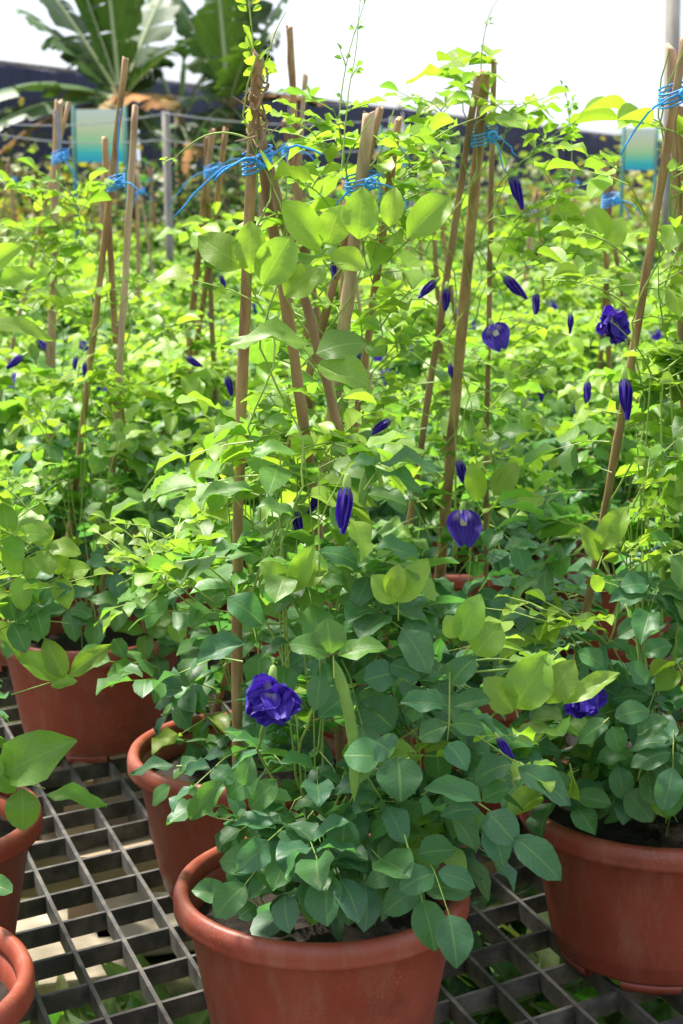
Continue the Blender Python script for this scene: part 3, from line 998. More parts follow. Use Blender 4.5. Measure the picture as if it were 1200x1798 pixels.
# wire trellis posts in front of the fence
def wire_row(pts_px, y, wires, label):
    base = at_y(*pts_px[0][:2], y); r = root('wire_trellis', (base.x, y, 0)); tag(r, label, 'trellis')
    for (px, py, rad) in pts_px:
        t = at_y(px, py, y) - Vector((base.x, y, 0))
        link('post', MB().tube([Vector((t.x, t.y, -0.02)), t.lerp(Vector((t.x, t.y, 0)), 0.5) + Vector((0.008, 0, 0)), t], [rad * 1.1, rad, rad * 0.9], 8).mesh('post', M_POST), r)
    for (x0, y0, x1, y1) in wires:
        a = at_y(x0, y0, y - 0.03) - Vector((base.x, y, 0)); b = at_y(x1, y1, y - 0.03) - Vector((base.x, y, 0))
        pts = [a.lerp(b, q) - Vector((0, 0, 0.04 * math.sin(math.pi * q))) for q in np.linspace(0, 1, 9)]
        link('wire', MB().tube(pts, 0.0045, 4).mesh('wire', M_WIRE), r)
wire_row([(291, 196, 0.022), (-60, 215, 0.022), (690, 205, 0.02)], 9.0, [(-60, 212, 291, 200), (-60, 226, 291, 246), (291, 199, 690, 210), (291, 246, 690, 262)],
         'grey trellis posts with slack wires in front of the banana plants')
tall = root('tall_post', at_y(1181, 450, 9.5) * 1.0); tall.location.z = 0
tag(tall, 'tall weathered grey post rising out of the frame at the far side', 'post')
tp = at_y(1183, -60, 9.5)
link('shaft', MB().tube([Vector((0, 0, -0.02)), Vector((tp.x - tall.location.x, 0, tp.z))], [0.046, 0.042], 10).mesh('shaft', M_POST), tall)
link('bracket', MB().box(Vector((0, -0.05, tp.z * 0.62)), (0.055, 0, 0), (0, 0.006, 0), (0, 0, 0.02)).mesh('bracket', M_POST, False), tall)

# printed boards
def board(px0, py0, px1, py1, y, label, mat=M_BOARD):
    a, b = at_y(px0, py1, y), at_y(px1, py0, y)
    r = root('information_board', ((a.x + b.x) / 2, y, 0)); tag(r, label, 'sign board', 'gradient printed boards')
    w, h = (b.x - a.x) / 2, (b.z - a.z) / 2
    link('panel', MB().box((0, 0, (a.z + b.z) / 2), (w, 0, 0), (0, 0.008, 0), (0, 0, h)).mesh('panel', mat, False), r)
    for s in (-1, 1):
        link('post', MB().tube([Vector((s * (w + 0.013), 0, 0)), Vector((s * (w + 0.013), 0, b.z + 0.02))], 0.011, 8).mesh('post', M_TEAL), r)
board(136, 192, 216, 285, 9.6, 'white to blue printed board on teal posts below the banana leaves')
board(1097, 226, 1150, 299, 10.2, 'white to blue printed board beside the tall grey post')
board(672, 226, 712, 292, 9.8, 'pale printed board half hidden behind the tied stakes at centre')

# banana plants
def banana_leaf(parent, o, d, length, width, droop, tint, seed, mat=M_BANANA, tears=0.35, roll=0.0):
    rnd = random.Random(seed)
    n = 22
    v, p = d.normalized(), Vector(o)
    pts, tgs = [], []
    for i in range(n + 1):
        pts.append(p.copy()); tgs.append(v.copy())
        p = p + v * (length / n)
        v = (v + Vector((0, 0, -1)) * droop / n * (0.4 + 1.6 * i / n)).normalized()
    V, Fq, U = [], [], []
    side0 = d.cross(UP)
    side0 = side0.normalized() if side0.length > 0.05 else Vector((1, 0, 0))
    for sgn in (-1, 1):
        i = 2
        while i < n:
            ln = rnd.choice((1, 1, 2, 3)) if rnd.random() < tears * 2 else rnd.choice((3, 4, 5))
            j = min(n, i + ln)
            dr = rnd.uniform(-0.12, 0.35)
            back = rnd.uniform(0.0, 0.3)
            b0 = len(V)
            for k in range(i, j + 1):
                t = k / n
                w = 1.2 * width * (math.sin(math.pi * min(1, t ** 0.8)) ** 0.55) * (0.25 + 0.75 * min(1, (t - 0.06) * 5)) if t < 1 else 0.01
                tg = tgs[k]
                s = (side0 - tg * side0.dot(tg)).normalized()
                nrm = s.cross(tg).normalized()
                if nrm.z < 0: nrm = -nrm
                cut = 1.0 if rnd.random() > tears else rnd.uniform(0.75, 1.0)
                inset = 0.0
                if k == i and k > 2: inset = 0.18
                if k == j and k < n: inset = -0.18
                for q, fr in enumerate((0.0, 0.35, 0.7, 1.0)):
                    off = s * sgn * w * fr * cut * math.cos(roll) + nrm * (0.30 * w * fr * (1 - fr) + w * fr * math.sin(roll)) + Vector((0, 0, -1)) * w * dr * fr * fr + tg * w * back * fr * 0.6
                    V.append(tuple(pts[k] + off + tg * inset * fr * length / n)); U.append((fr * sgn, t, 0))
            for k in range(j - i):
                for q in range(3):
                    a = b0 + k * 4 + q
                    Fq.append((a, a + 1, a + 5, a + 4))
            i = j
    V, Fq, U = np.array(V), np.array(Fq), np.array(U)
    tn = np.ones((len(V), 4)); tn[:, :3] = tint
    l = link('leaf', mesh_from_arrays('leaf', V, Fq, U, tn, mat), parent)
    link('midrib', MB().tube(pts, [0.022 * (1 - 0.85 * i / n) * length / 1.4 for i in range(n + 1)], 6).mesh('midrib', M_MIDRIB if mat is M_BANANA else M_BROWN_STEM), l)
def banana(px, py_crown, y, leaves, label, stem_r=0.085, seed=0):
    c = at_y(px, py_crown, y)
    r = root('banana_plant', (c.x, y, 0)); tag(r, label, 'banana plant', 'banana plants by the fence')
    link('trunk', MB().tube([Vector((0, 0, -0.02)), Vector((0.02, 0, c.z * 0.5)), Vector((0, 0, c.z))], [stem_r * 1.2, stem_r, stem_r * 0.6], 10).mesh('trunk', M_TRUNK), r)
    for k, L in enumerate(leaves):
        tx, ty, dy, width, droop = L[:5]
        kind = L[5] if len(L) > 5 else 'g'
        tip = at_y(tx, ty, y + dy)
        d = tip - c
        tint = {'g': (0.036, 0.090, 0.014), 'l': (0.070, 0.14, 0.020), 'd': (0.020, 0.052, 0.014), 'b': (0.36, 0.20, 0.10), 'o': (0.50, 0.24, 0.09)}[kind]
        lift = Vector((0, 0, droop * 0.45 * d.length))
        banana_leaf(r, Vector((0, 0, c.z - 0.1)), d + lift, d.length * 1.12, width * (1.5 if kind in 'bo' else 1.0), droop, tint, seed * 31 + k, M_DEAD if kind in 'bo' else M_BANANA,
                    tears=L[6] if len(L) > 6 else 0.4)
banana(212, 150, 12.6, [(48, 5, 0.2, 0.24, 0.25, 'g'), (110, -140, 0.1, 0.22, 0.1, 'g'), (175, -190, -0.1, 0.24, 0.1, 'l'), (250, -150, 0.2, 0.10, 0.0, 'l'), (330, 50, -0.2, 0.2, 0.5, 'd'),
                        (-60, 190, -0.5, 0.26, 0.9, 'g', 0.2), (-40, 250, -0.7, 0.22, 0.8, 'd', 0.2), (290, 170, -0.4, 0.14, 0.8, 'o'), (150, 190, -0.4, 0.12, 0.7, 'b'), (20, 245, -0.3, 0.12, 0.6, 'o'),
                        (300, -60, 0.6, 0.2, 0.3, 'g'), (215, 250, -0.3, 0.13, 0.9, 'd'), (70, -60, 0.4, 0.2, 0.2, 'd'), (120, 60, 0.3, 0.2, 0.6, 'd'), (290, 60, 0.3, 0.2, 0.7, 'd'), (265, 230, -0.2, 0.16, 0.9, 'd'), (160, 235, -0.2, 0.16, 0.9, 'd'), (210, 60, 0.5, 0.2, 0.3, 'g')],
       'broad leaved banana plant with a leaf arching low towards the picture edge', seed=1)
banana(402, 160, 13.2, [(300, -40, 0.2, 0.2, 0.3, 'g'), (372, -170, -0.2, 0.20, 0.05, 'l'), (425, -190, 0.1, 0.20, 0.05, 'g'), (520, -60, 0.1, 0.21, 0.2, 'g'), (470, -140, 0.3, 0.2, 0.1, 'd'),
                        (300, 170, -0.4, 0.18, 0.8, 'd', 0.5), (350, 230, -0.4, 0.14, 0.9, 'g', 0.5), (575, 175, -0.1, 0.15, 0.8, 'd'), (560, 165, -0.3, 0.09, 0.6, 'o'), (362, 235, -0.3, 0.09, 0.7, 'b'),
                        (440, 60, -0.5, 0.16, 0.5, 'l'), (340, 280, -0.3, 0.08, 0.9, 'o'), (340, 60, 0.3, 0.18, 0.6, 'd'), (480, 40, 0.3, 0.18, 0.6, 'd'), (450, 250, -0.2, 0.15, 0.9, 'd'), (395, 270, -0.2, 0.15, 0.9, 'd'), (500, 150, 0.1, 0.15, 0.8, 'd'), (400, -60, 0.5, 0.2, 0.2, 'd')],
       'upright banana plant with torn leaves beside the first one', seed=2)
banana(315, 195, 13.6, [(260, 60, 0, 0.16, 0.4, 'd'), (330, 20, 0, 0.16, 0.3, 'g'), (380, 80, 0, 0.16, 0.5, 'd'), (270, 230, -0.2, 0.14, 0.9, 'd'), (400, 230, -0.2, 0.14, 0.9, 'g'), (330, 250, -0.3, 0.14, 0.9, 'd')],
       'short dark banana sucker between the two tall banana plants', stem_r=0.06, seed=3)

# weeds and shrubs in front of the fence
def leaf_mass(cx, cy, rx, ry, h, n, size, tint, rnd, narrow=False, zlo=0.0):
    out = []
    for _ in range(n):
        a = rnd.uniform(0, 6.283); q = math.sqrt(rnd.random())
        x, y = cx + rx * q * math.cos(a), cy + ry * q * math.sin(a)
        top = h * (1 - 0.35 * q * q) * rnd.uniform(0.75, 1.1)
        z = zlo + (top - zlo) * rnd.random() ** 0.6
        d = Vector((math.cos(a), math.sin(a), rnd.uniform(-0.3, 1.0))) + rvec(rnd, 0.5)
        t = tuple(c * rnd.uniform(0.6, 1.4) for c in tint)
        out.append((frame_matrix(Vector((x, y, z)), d, UP + rvec(rnd, 0.6), size * rnd.uniform(0.6, 1.3)), 0 if narrow else rnd.randrange(8), t))
    return out
rnd = random.Random(77)
for (px, pyt, y, w, n, sz, tint, lab) in (
        (20, 268, 12.0, 0.55, 900, 0.07, (0.15, 0.17, 0.05), 'olive green shrub in front of the dark net at the picture edge'),
        (110, 300, 11.4, 0.5, 800, 0.06, (0.22, 0.25, 0.05), 'yellowish shrub below the low banana leaf'),
        (340, 290, 12.2, 0.75, 1100, 0.07, (0.055, 0.10, 0.045), 'dark green shrub behind the grey trellis post'),
        (450, 300, 11.8, 0.5, 800, 0.07, (0.10, 0.16, 0.05), 'mid green shrub behind the leaning front stake'),
        (820, 296, 12.6, 0.9, 1100, 0.07, (0.13, 0.19, 0.05), 'green shrub below the net fence at centre'),
        (1120, 292, 11.6, 0.5, 800, 0.06, (0.25, 0.27, 0.06), 'yellow green shrub below the printed board beside the tall post')):
    c = at_y(px, pyt - 30, y)
    sh = root('shrub', (c.x, y, 0)); tag(sh, lab, 'shrub', 'shrubs along the fence')
    o = link('foliage', join_leaflets('foliage', leaf_mass(0, 0, w, w * 0.8, c.z * 1.08, int(n * 1.6), sz, tint, rnd, zlo=0.1), M_LEAF), sh); o['kind'] = 'stuff'
    st = MB()
    for k in range(5):
        a = rnd.uniform(0, 6.283)
        st.tube([Vector((0, 0, -0.02)), Vector((math.cos(a) * w * 0.3, math.sin(a) * w * 0.3, c.z * 0.5)), Vector((math.cos(a) * w * 0.6, math.sin(a) * w * 0.6, c.z * 0.8))], [0.015, 0.01, 0.004], 5)
    link('branches', st.mesh('branches', M_BROWN_STEM), sh)
recs = []
for _ in range(150):
    y = rnd.uniform(13.0, 14.6) if rnd.random() < 0.4 else rnd.uniform(12.9, 14)
    x = rnd.uniform(-0.25 * y, 0.25 * y)
    recs += leaf_mass(x, y, 0.45, 0.35, rnd.uniform(1.0, 1.50), 85, 0.10, (0.24, 0.26, 0.06) if rnd.random() < 0.6 else (0.13, 0.19, 0.05), rnd)
tag(link('weeds', join_leaflets('weeds', recs, M_LEAF)), 'yellow green weeds filling the ground beyond the bench', 'weeds', kind='stuff')

# ================================================================== POTS, PLANTS AND STAKES
def rim_at(px, py):
    p = at_z(px, py, T + 0.195)
    return p.x, p.y
def prof_front(u):
    pts = ((0.0, 0.09), (0.12, 0.14), (0.26, 0.235), (0.50, 0.175), (0.72, 0.12), (1.0, 0.07))
    for (a, ra), (b, rb) in zip(pts, pts[1:]):
        if u <= b: return ra + (rb - ra) * (u - a) / (b - a)
    return pts[-1][1]
def base_of(x, y): return Vector((x, y, T + SOIL_Z))
def soil_pt(px, py): return at_z(px, py, T + SOIL_Z - 0.06)

def hero(plant, base, rachis_px, leaflets, Y, age):
    """one compound leaf laid out from points; leaflets: (base px, tip px, width px, dy of tip, tilt)"""
    pts = [at_y(px, py, Y + dy) - base for px, py, dy in rachis_px]
    while len(pts) < 6:
        pts = [pts[0]] + [pts[i].lerp(pts[i + 1], 0.5) for i in range(len(pts) - 1)] + [pts[-1]] if len(pts) < 4 else pts + [pts[-1]]
    lf = []
    rnd = plant.rnd
    for (bx, by, tx, ty, w, dyb, dyt, nz) in leaflets:
        a, b = at_y(bx, by, Y + dyb) - base, at_y(tx, ty, Y + dyt) - base
        L = (b - a).length
        d = b - a
        view = (Vector((0, 0, CAM_Z)) - (a + base)).normalized()
        n = view * (1 - nz) + UP * nz
        wm = w / F_PX * depth_of(a + base)
        k = rnd.randrange(8)
        m = frame_matrix(a, d, n, L, wm / (2 * SHAPES[k]['wid'] * L))
        lf.append((m, k, leaf_tint(age + rnd.uniform(-0.07, 0.07), rnd)))
    plant.leaves.append(dict(rachis=pts, leaflets=lf, age=age, hero=True))

# ---- front pot
x, y = rim_at(565, 1560)
place_pot(x, y, 'terracotta coloured plastic pot in the middle, nearest to the camera', 'terracotta plastic pots', 0.4, 1.0)
B = base_of(x, y); FY = y
sA = (soil_pt(421, 1535), at_y(453, 96, FY - 0.02), 0.0088, 0)
sB = (soil_pt(612, 1500), at_y(450, 218, FY + 0.02), 0.0088, 2)
sC = (soil_pt(762, 1520), at_y(450, 205, FY + 0.00), 0.0070, 2)
tripod([sA, sB, sC], at_y(452, 282, FY), 'three bamboo stakes tied with blue string in the front pot', 'stake tripods', 1, 0.017,
       ((-0.045, -0.012, -0.012), (-0.085, -0.01, -0.05), (0.06, 0.0, 0.012)))
dry = MB()
for k in range(2):
    a0, b0 = at_y(452, 300, FY), at_y(453, 108 + 14 * k, FY - 0.02)
    dry.tube([a0.lerp(b0, q) + Vector(((0.008 + 0.003 * math.sin(q * 19 + k)) * math.cos(q * 17 + k * 2.6), (0.008 + 0.003 * math.sin(q * 23)) * math.sin(q * 17 + k * 2.6), 0.008 * math.sin(q * 37 + k))) - B for q in np.linspace(0, 1, 60)], 0.0011, 4, False)
for k in range(7):
    a0 = at_y(452, 150 + 22 * k, FY - 0.02) - B
    rq = random.Random(k)
    dry.tube([a0, a0 + rvec(rq, 0.012), a0 + rvec(rq, 0.03)], [0.0011, 0.0009, 0.0004], 4, False)
P = Plant(101)
P.bush(165, prof_front, 0.54, 1.22, (0.034, 0.050), 0.26, 0.54, lean=Vector((-0.03, 0, 0)))
P.skirt(125)
v1 = P.vine(Vector((-0.05, 0, 0)), sB[1] - B, 5, 0.012)
v2 = P.vine(Vector((0.0, 0, 0)), sA[1] - B, 4, 0.014)
v3 = P.vine(sC[0] - B, sC[1] - B, 4, 0.012)
for v in (v1, v2, v3):
    P.vine_leaves(v, 0.040, 0.38, 0.88, (0.034, 0.050), 0.05, 0.5)
P.shoot(at_y(452, 330, FY) - B, Vector((0.0, -0.1, 1)), 0.17, 0.3, 5, 0.0, 0.020)
P.shoot(at_y(445, 250, FY) - B, Vector((0.1, 0, 1)), 0.13, 2.2, 1, 0.1, 0.012)
P.shoot(at_y(447, 250, FY) - B, Vector((-0.9, 0, 0.5)), 0.10, 1.9, 1, 0.1, 0.012)
P.shoot(at_y(600, 300, FY) - B, Vector((0.10, 0.2, 1)), 0.19, 0.1, 3, 0.3, 0.012, 0.0009)
rnd = P.rnd
for (px, py, dy) in ((900, 1150, -0.1), (960, 1170, -0.05), (300, 1000, 0.0), (330, 950, 0.05), (880, 1300, -0.1), (560, 940, -0.1), (480, 960, -0.05)):
    o = at_y((px * 2 + 565) / 3, (py * 2 + 1200) / 3, FY + dy) - B
    P.shoot(o, at_y(px, py, FY + dy) - B - o, 0.12, 0.6, 3, 0.2, 0.034)
# leaves one can pick out by eye
H = lambda r_, l_, dy, age: hero(P, B, r_, l_, FY + dy, age)
H([(560, 520, .0), (600, 470, 0)], [(630, 420, 638, 328, 64, 0, 0, .1), (684, 398, 694, 328, 42, 0, 0, .1), (715, 420, 790, 345, 62, 0, .02, .2)], -0.04, 0.12)
H([(455, 520, 0), (465, 500, 0)], [(462, 500, 512, 415, 74, 0, 0, .1), (440, 480, 440, 388, 60, 0, 0, .1), (425, 470, 350, 410, 66, 0, 0, .2), (500, 520, 560, 470, 60, 0, 0, .3)], -0.08, 0.16)
H([(560, 660, 0), (540, 630, 0)], [(545, 605, 390, 580, 62, 0, 0, .6), (555, 620, 640, 590, 70, 0, 0, .5), (560, 640, 650, 680, 60, 0, -.03, .4)], -0.09, 0.35)
H([(560, 430, 0), (565, 420, 0)], [(575, 430, 600, 360, 60, 0, 0, .2), (560, 440, 500, 350, 60, 0, 0, .3), (580, 450, 640, 470, 50, 0, 0, .4)], -0.02, 0.1)
H([(640, 860, 0), (660, 830, 0)], [(668, 815, 780, 806, 46, 0, 0, .8), (660, 812, 612, 808, 34, 0, 0, .7), (670, 830, 745, 850, 36, 0, -.02, .8)], -0.09, 0.85)
H([(455, 870, 0), (440, 865, 0)], [(445, 862, 348, 868, 36, 0, 0, .7), (440, 800, 520, 780, 44, 0, 0, .6), (450, 890, 520, 900, 40, 0, 0, .7)], -0.08, 0.55)
H([(700, 1090, 0), (700, 1060, 0)], [(700, 1058, 748, 982, 52, 0, 0, .2), (695, 1058, 655, 1010, 48, 0, 0, .2), (690, 1050, 700, 990, 40, 0, 0, .3)], -0.12, 0.06)
H([(520, 1050, 0), (512, 1040, 0)], [(512, 1040, 552, 955, 44, 0, 0, .2), (508, 1040, 460, 985, 44, 0, 0, .3), (516, 1030, 575, 1000, 36, 0, 0, .3)], -0.10, 0.10)
H([(588, 1190, 0), (586, 1150, 0)], [(582, 1148, 575, 1088, 62, 0, 0, .3), (578, 1150, 516, 1120, 48, 0, -.01, .5), (594, 1150, 676, 1133, 50, 0, -.01, .5)], -0.20, 0.50)
H([(840, 1170, 0), (830, 1150, 0)], [(810, 1125, 842, 1045, 56, 0, 0, .2), (835, 1150, 876, 1095, 66, 0, 0, .2), (800, 1120, 784, 1080, 40, 0, 0, .4)], -0.16, 0.22)
H([(910, 1260, 0), (905, 1240, 0)], [(905, 1245, 960, 1150, 84, 0, 0, .15), (990, 1236, 1086, 1178, 40, 0, 0, .3), (900, 1250, 850, 1190, 60, 0, 0, .3), (960, 1235, 1005, 1160, 60, 0, 0, .2)], -0.17, 0.20)
H([(790, 1180, 0), (792, 1230, 0), (786, 1300, 0)], [(792, 1200, 830, 1152, 48, 0, 0, .35), (786, 1240, 704, 1228, 46, 0, 0, .45), (796, 1240, 862, 1228, 42, 0, 0, .45),
   (785, 1275, 734, 1295, 46, 0, 0, .4), (795, 1270, 852, 1272, 46, 0, 0, .4), (788, 1305, 820, 1350, 46, 0, -.02, .3)], -0.20, 0.93)
H([(720, 1330, 0), (700, 1345, 0)], [(690, 1325, 660, 1300, 60, 0, 0, .3), (700, 1330, 704, 1404, 82, 0, -.03, .15), (670, 1330, 606, 1320, 68, 0, 0, .3)], -0.21, 0.98)
H([(710, 1465, 0), (730, 1530, -.02), (742, 1585, -.04)], [(728, 1520, 642, 1546, 50, 0, -.01, .25), (736, 1558, 672, 1600, 54, -.01, -.02, .2), (742, 1555, 826, 1562, 54, -.01, -.02, .3),
   (744, 1580, 764, 1668, 62, -.02, -.05, .1), (735, 1500, 800, 1490, 60, 0, 0, .4)], -0.185, 0.92)
H([(840, 1410, 0), (862, 1425, 0)], [(846, 1408, 748, 1378, 46, 0, 0, .5), (842, 1420, 776, 1424, 40, 0, -.01, .5), (856, 1425, 905, 1476, 62, 0, -.03, .25), (905, 1470, 985, 1538, 62, -.02, -.05, .25),
   (860, 1440, 885, 1520, 52, 0, -.02, .2)], -0.19, 0.95)
H([(900, 1370, 0), (905, 1385, 0)], [(900, 1340, 828, 1362, 54, 0, 0, .5), (910, 1350, 1008, 1402, 60, 0, -.02, .45), (895, 1385, 845, 1402, 48, 0, 0, .5)], -0.16, 0.98)
H([(560, 1450, 0), (580, 1500, 0)], [(575, 1490, 512, 1542, 48, 0, -.02, .15), (600, 1500, 606, 1440, 60, 0, 0, .3), (610, 1540, 612, 1620, 66, 0, -.03, .1), (560, 1530, 545, 1610, 60, 0, -.02, .15), (500, 1480, 518, 1540, 44, 0, -.02, .1)], -0.17, 0.95)
H([(455, 1590, 0), (440, 1575, 0)], [(400, 1575, 338, 1560, 46, 0, 0, .4), (430, 1560, 400, 1530, 46, 0, 0, .4), (470, 1560, 518, 1545, 44, 0, 0, .4), (450, 1590, 418, 1608, 40, 0, -.01, .3), (480, 1580, 505, 1600, 44, 0, -.01, .3)], -0.12, 0.95)
H([(420, 1440, 0), (430, 1420, 0)], [(400, 1400, 446, 1356, 54, 0, 0, .3), (395, 1370, 330, 1440, 44, 0, -.01, .3), (440, 1420, 480, 1370, 50, 0, 0, .3), (430, 1380, 440, 1330, 40, 0, 0, .4)], -0.13, 0.72)
H([(320, 1345, 0), (310, 1345, 0)], [(305, 1345, 226, 1348, 32, 0, 0, .6), (315, 1350, 345, 1330, 30, 0, 0, .6), (300, 1380, 260, 1410, 34, 0, 0, .5)], 0.05, 0.85)
H([(690, 1190, 0), (640, 1210, 0)], [(640, 1195, 700, 1180, 66, 0, 0, .4), (690, 1280, 640, 1230, 80, 0, 0, .3), (740, 1190, 690, 1160, 50, 0, 0, .5)], -0.14, 1.0)
H([(440, 1080, 0), (430, 1070, 0)], [(400, 1050, 465, 1090, 58, 0, -.01, .4), (430, 1130, 342, 1155, 52, 0, 0, .5), (480, 1010, 500, 1060, 60, 0, 0, .4), (560, 970, 640, 980, 52, 0, 0, .7), (660, 960, 740, 975, 56, 0, 0, .7)], -0.10, 0.95)
plant = build_plant('butterfly_pea_plant', P, B, 330, 'tall blue flowered pea vine growing in the front pot', 'climbing pea plants',
                    trim=lambda q: (q[0] < -0.115 and q[2] < 0.15) or (q[1] < -0.125 and q[2] < 0.075 and q[0] < 0.06) or (q[0] < -0.155 and q[2] < 0.24))
link('dry_tendrils', dry.mesh('dry_tendrils', M_BROWN_STEM), plant)
flower(plant, at_y(480, 1178, FY - 0.19) - B, (-0.10, -0.1, -1), (0.15, -1, 0.35), 'double', 0.98, 3)
flower(plant, at_y(610, 842, FY - 0.12) - B, (-0.10, -0.05, -1), (0.3, -1, 0), 'closed', 1.05, 4)
flower(plant, at_y(872, 1290, FY - 0.17) - B, (0.55, -0.2, -0.8), (0.3, -1, 0), 'closed', 0.5, 6)
flower(plant, at_y(520, 890, FY + 0.02) - B, (0.1, -0.1, -1), (0.3, -1, 0), 'closed', 0.7, 7)
flower(plant, at_y(575, 845, FY + 0.02) - B, (-0.5, -0.1, -0.8), (0.3, -1, 0), 'closed', 0.7, 8)
pod(plant, at_y(588, 1160, FY - 0.18) - B, at_y(622, 1408, FY - 0.17) - B, 0.0055)
pod(plant, at_y(640, 830, FY - 0.06) - B, at_y(600, 1010, FY - 0.05) - B, 0.0045)
pod(plant, at_y(600, 990, FY - 0.06) - B, at_y(640, 1120, FY - 0.05) - B, 0.004)

# ---- other near pots: (px, py of the rim, leaf count, height, single leaflets, label parts)
def near_plant(px, py, seed, count, height, young, singles, pot_label, plant_label, rz, prof=prof_front, lean=(0, 0, 0), size=(0.036, 0.052), gap=None, sc=1.0, skirt=52):
    x, y = rim_at(px, py)
    place_pot(x, y, pot_label, 'terracotta plastic pots', rz, sc)
    P = Plant(seed)
    P.bush(count, prof, height, 1.15, size, young[0], young[1], lean=Vector(lean), gap=gap)
    P.skirt(skirt, gap)
    return P, base_of(x, y), y

def finish(P, B, singles, label, trim=None):
    return build_plant('butterfly_pea_plant', P, B, singles, label, 'climbing pea plants', trim=trim)

# right pot
P, B, Y = near_plant(1156, 1412, 202, 165, 0.58, (0.27, 0.56), 300, 'terracotta coloured plastic pot cut off by the right picture edge', '', 0.95, lean=(-0.02, 0, 0), sc=1.06, skirt=95)
s1 = (soil_pt(958, 1440), at_y(1202, 70, Y), 0.0075, 0)
s2 = (soil_pt(1205, 1420), at_y(1178, 85, Y + 0.02), 0.0095, 1)
s3 = (soil_pt(1290, 1440), at_y(1196, 190, Y + 0.03), 0.0090, 0)
tripod([s1, s2, s3], at_y(1184, 168, Y), 'bamboo stakes with bright blue knot at the right picture edge', 'stake tripods', 2, 0.020, ((-0.072, -0.02, -0.06), (0.03, -0.01, 0.04)))
for s, sd_ in ((s1, 0.05), (s2, 0.05), (s3, 0.05)):
    v = P.vine(Vector((0, 0, 0)).lerp(s[0] - B, 0.7), s[1] - B, 4, 0.012)
    P.vine_leaves(v, 0.045, 0.38, 0.95, (0.036, 0.052), 0.05, 0.45)
for (px, py) in ((950, 1070), (1000, 1060), (1090, 940), (1100, 900), (1150, 780)):
    o = at_y((px + 1130) / 2, (py + 1200) / 2, Y - 0.05) - B
    P.shoot(o, at_y(px, py, Y - 0.1) - B - o, 0.14, 0.5, 4, 0.12, 0.034)
P.shoot(at_y(1090, 960, Y) - B, at_y(1170, 680, Y) - at_y(1090, 960, Y), 0.22, 2.2, 1, 0.1, 0.02, 0.0016)
hero(P, B, [(1050, 1000, 0), (1060, 970, 0)], [(1050, 965, 1102, 890, 50, 0, 0, .1), (1050, 985, 1022, 920, 30, 0, 0, .3), (1040, 1010, 1060, 1040, 26, 0, 0, .3)], Y - 0.12, 0.12)
hero(P, B, [(1130, 1330, 0), (1120, 1370, -.02)], [(1150, 1310, 1200, 1392, 60, 0, -.02, .2), (1100, 1388, 1146, 1442, 54, -.02, -.04, .2), (1110, 1360, 1080, 1318, 42, 0, 0, .3), (1050, 1335, 1112, 1312, 42, 0, 0, .4), (1085, 1345, 1098, 1404, 44, -.01, -.03, .2)], Y - 0.13, 0.85)
hero(P, B, [(1000, 1340, 0), (1012, 1385, 0)], [(1010, 1398, 1074, 1412, 38, 0, -.01, .3), (1012, 1415, 1044, 1462, 44, 0, -.03, .15), (1005, 1380, 960, 1372, 40, 0, 0, .4)], Y - 0.15, 0.9)
hero(P, B, [(1060, 1270, 0), (1070, 1260, 0)], [(1070, 1265, 1010, 1300, 40, 0, 0, .4), (1080, 1260, 1140, 1240, 46, 0, 0, .4), (1075, 1275, 1088, 1320, 40, 0, -.01, .3), (1120, 1290, 1175, 1262, 44, 0, 0, .4)], Y - 0.17, 0.8)
hero(P, B, [(1120, 1130, 0), (1110, 1120, 0)], [(1100, 1165, 1140, 1200, 40, 0, 0, .4), (1130, 1150, 1180, 1130, 44, 0, 0, .4), (1085, 1120, 1130, 1095, 40, 0, 0, .5), (1060, 1170, 1020, 1140, 40, 0, 0, .4), (1090, 1030, 1140, 1020, 44, 0, 0, .4)], Y - 0.16, 0.9)
for (px, py) in ((1100, 320), (1150, 400), (1080, 420), (1160, 520), (1040, 480), (1120, 600), (1180, 330)):
    o = at_y((px + 1170) / 2, py + 60, Y + 0.02) - B
    P.shoot(o, at_y(px, py, Y - 0.02) - B - o, 0.12, 0.5, 5, 0.14, 0.044)
pr = finish(P, B, 280, 'dense pea vine in the pot cut off by the right picture edge', trim=lambda q: q[1] < -0.15 and q[2] < 0.03)
flower(pr, at_y(1012, 1195, Y - 0.16) - B, (0.3, -0.2, -1), (0.3, -1, 0.2), 'double', 0.85, 11)
flower(pr, at_y(1096, 655, Y - 0.02) - B, (0.05, -0.1, -1), (0.3, -1, 0), 'closed', 1.0, 12)
flower(pr, at_y(1152, 955, Y - 0.05) - B, (0.05, -0.1, -1), (0.3, -1, 0), 'closed', 0.55, 13)
flower(pr, at_y(1075, 542, Y + 0.3) - B, (-0.2, -0.2, -1), (0.3, -1, 0.2), 'double', 0.9, 14)

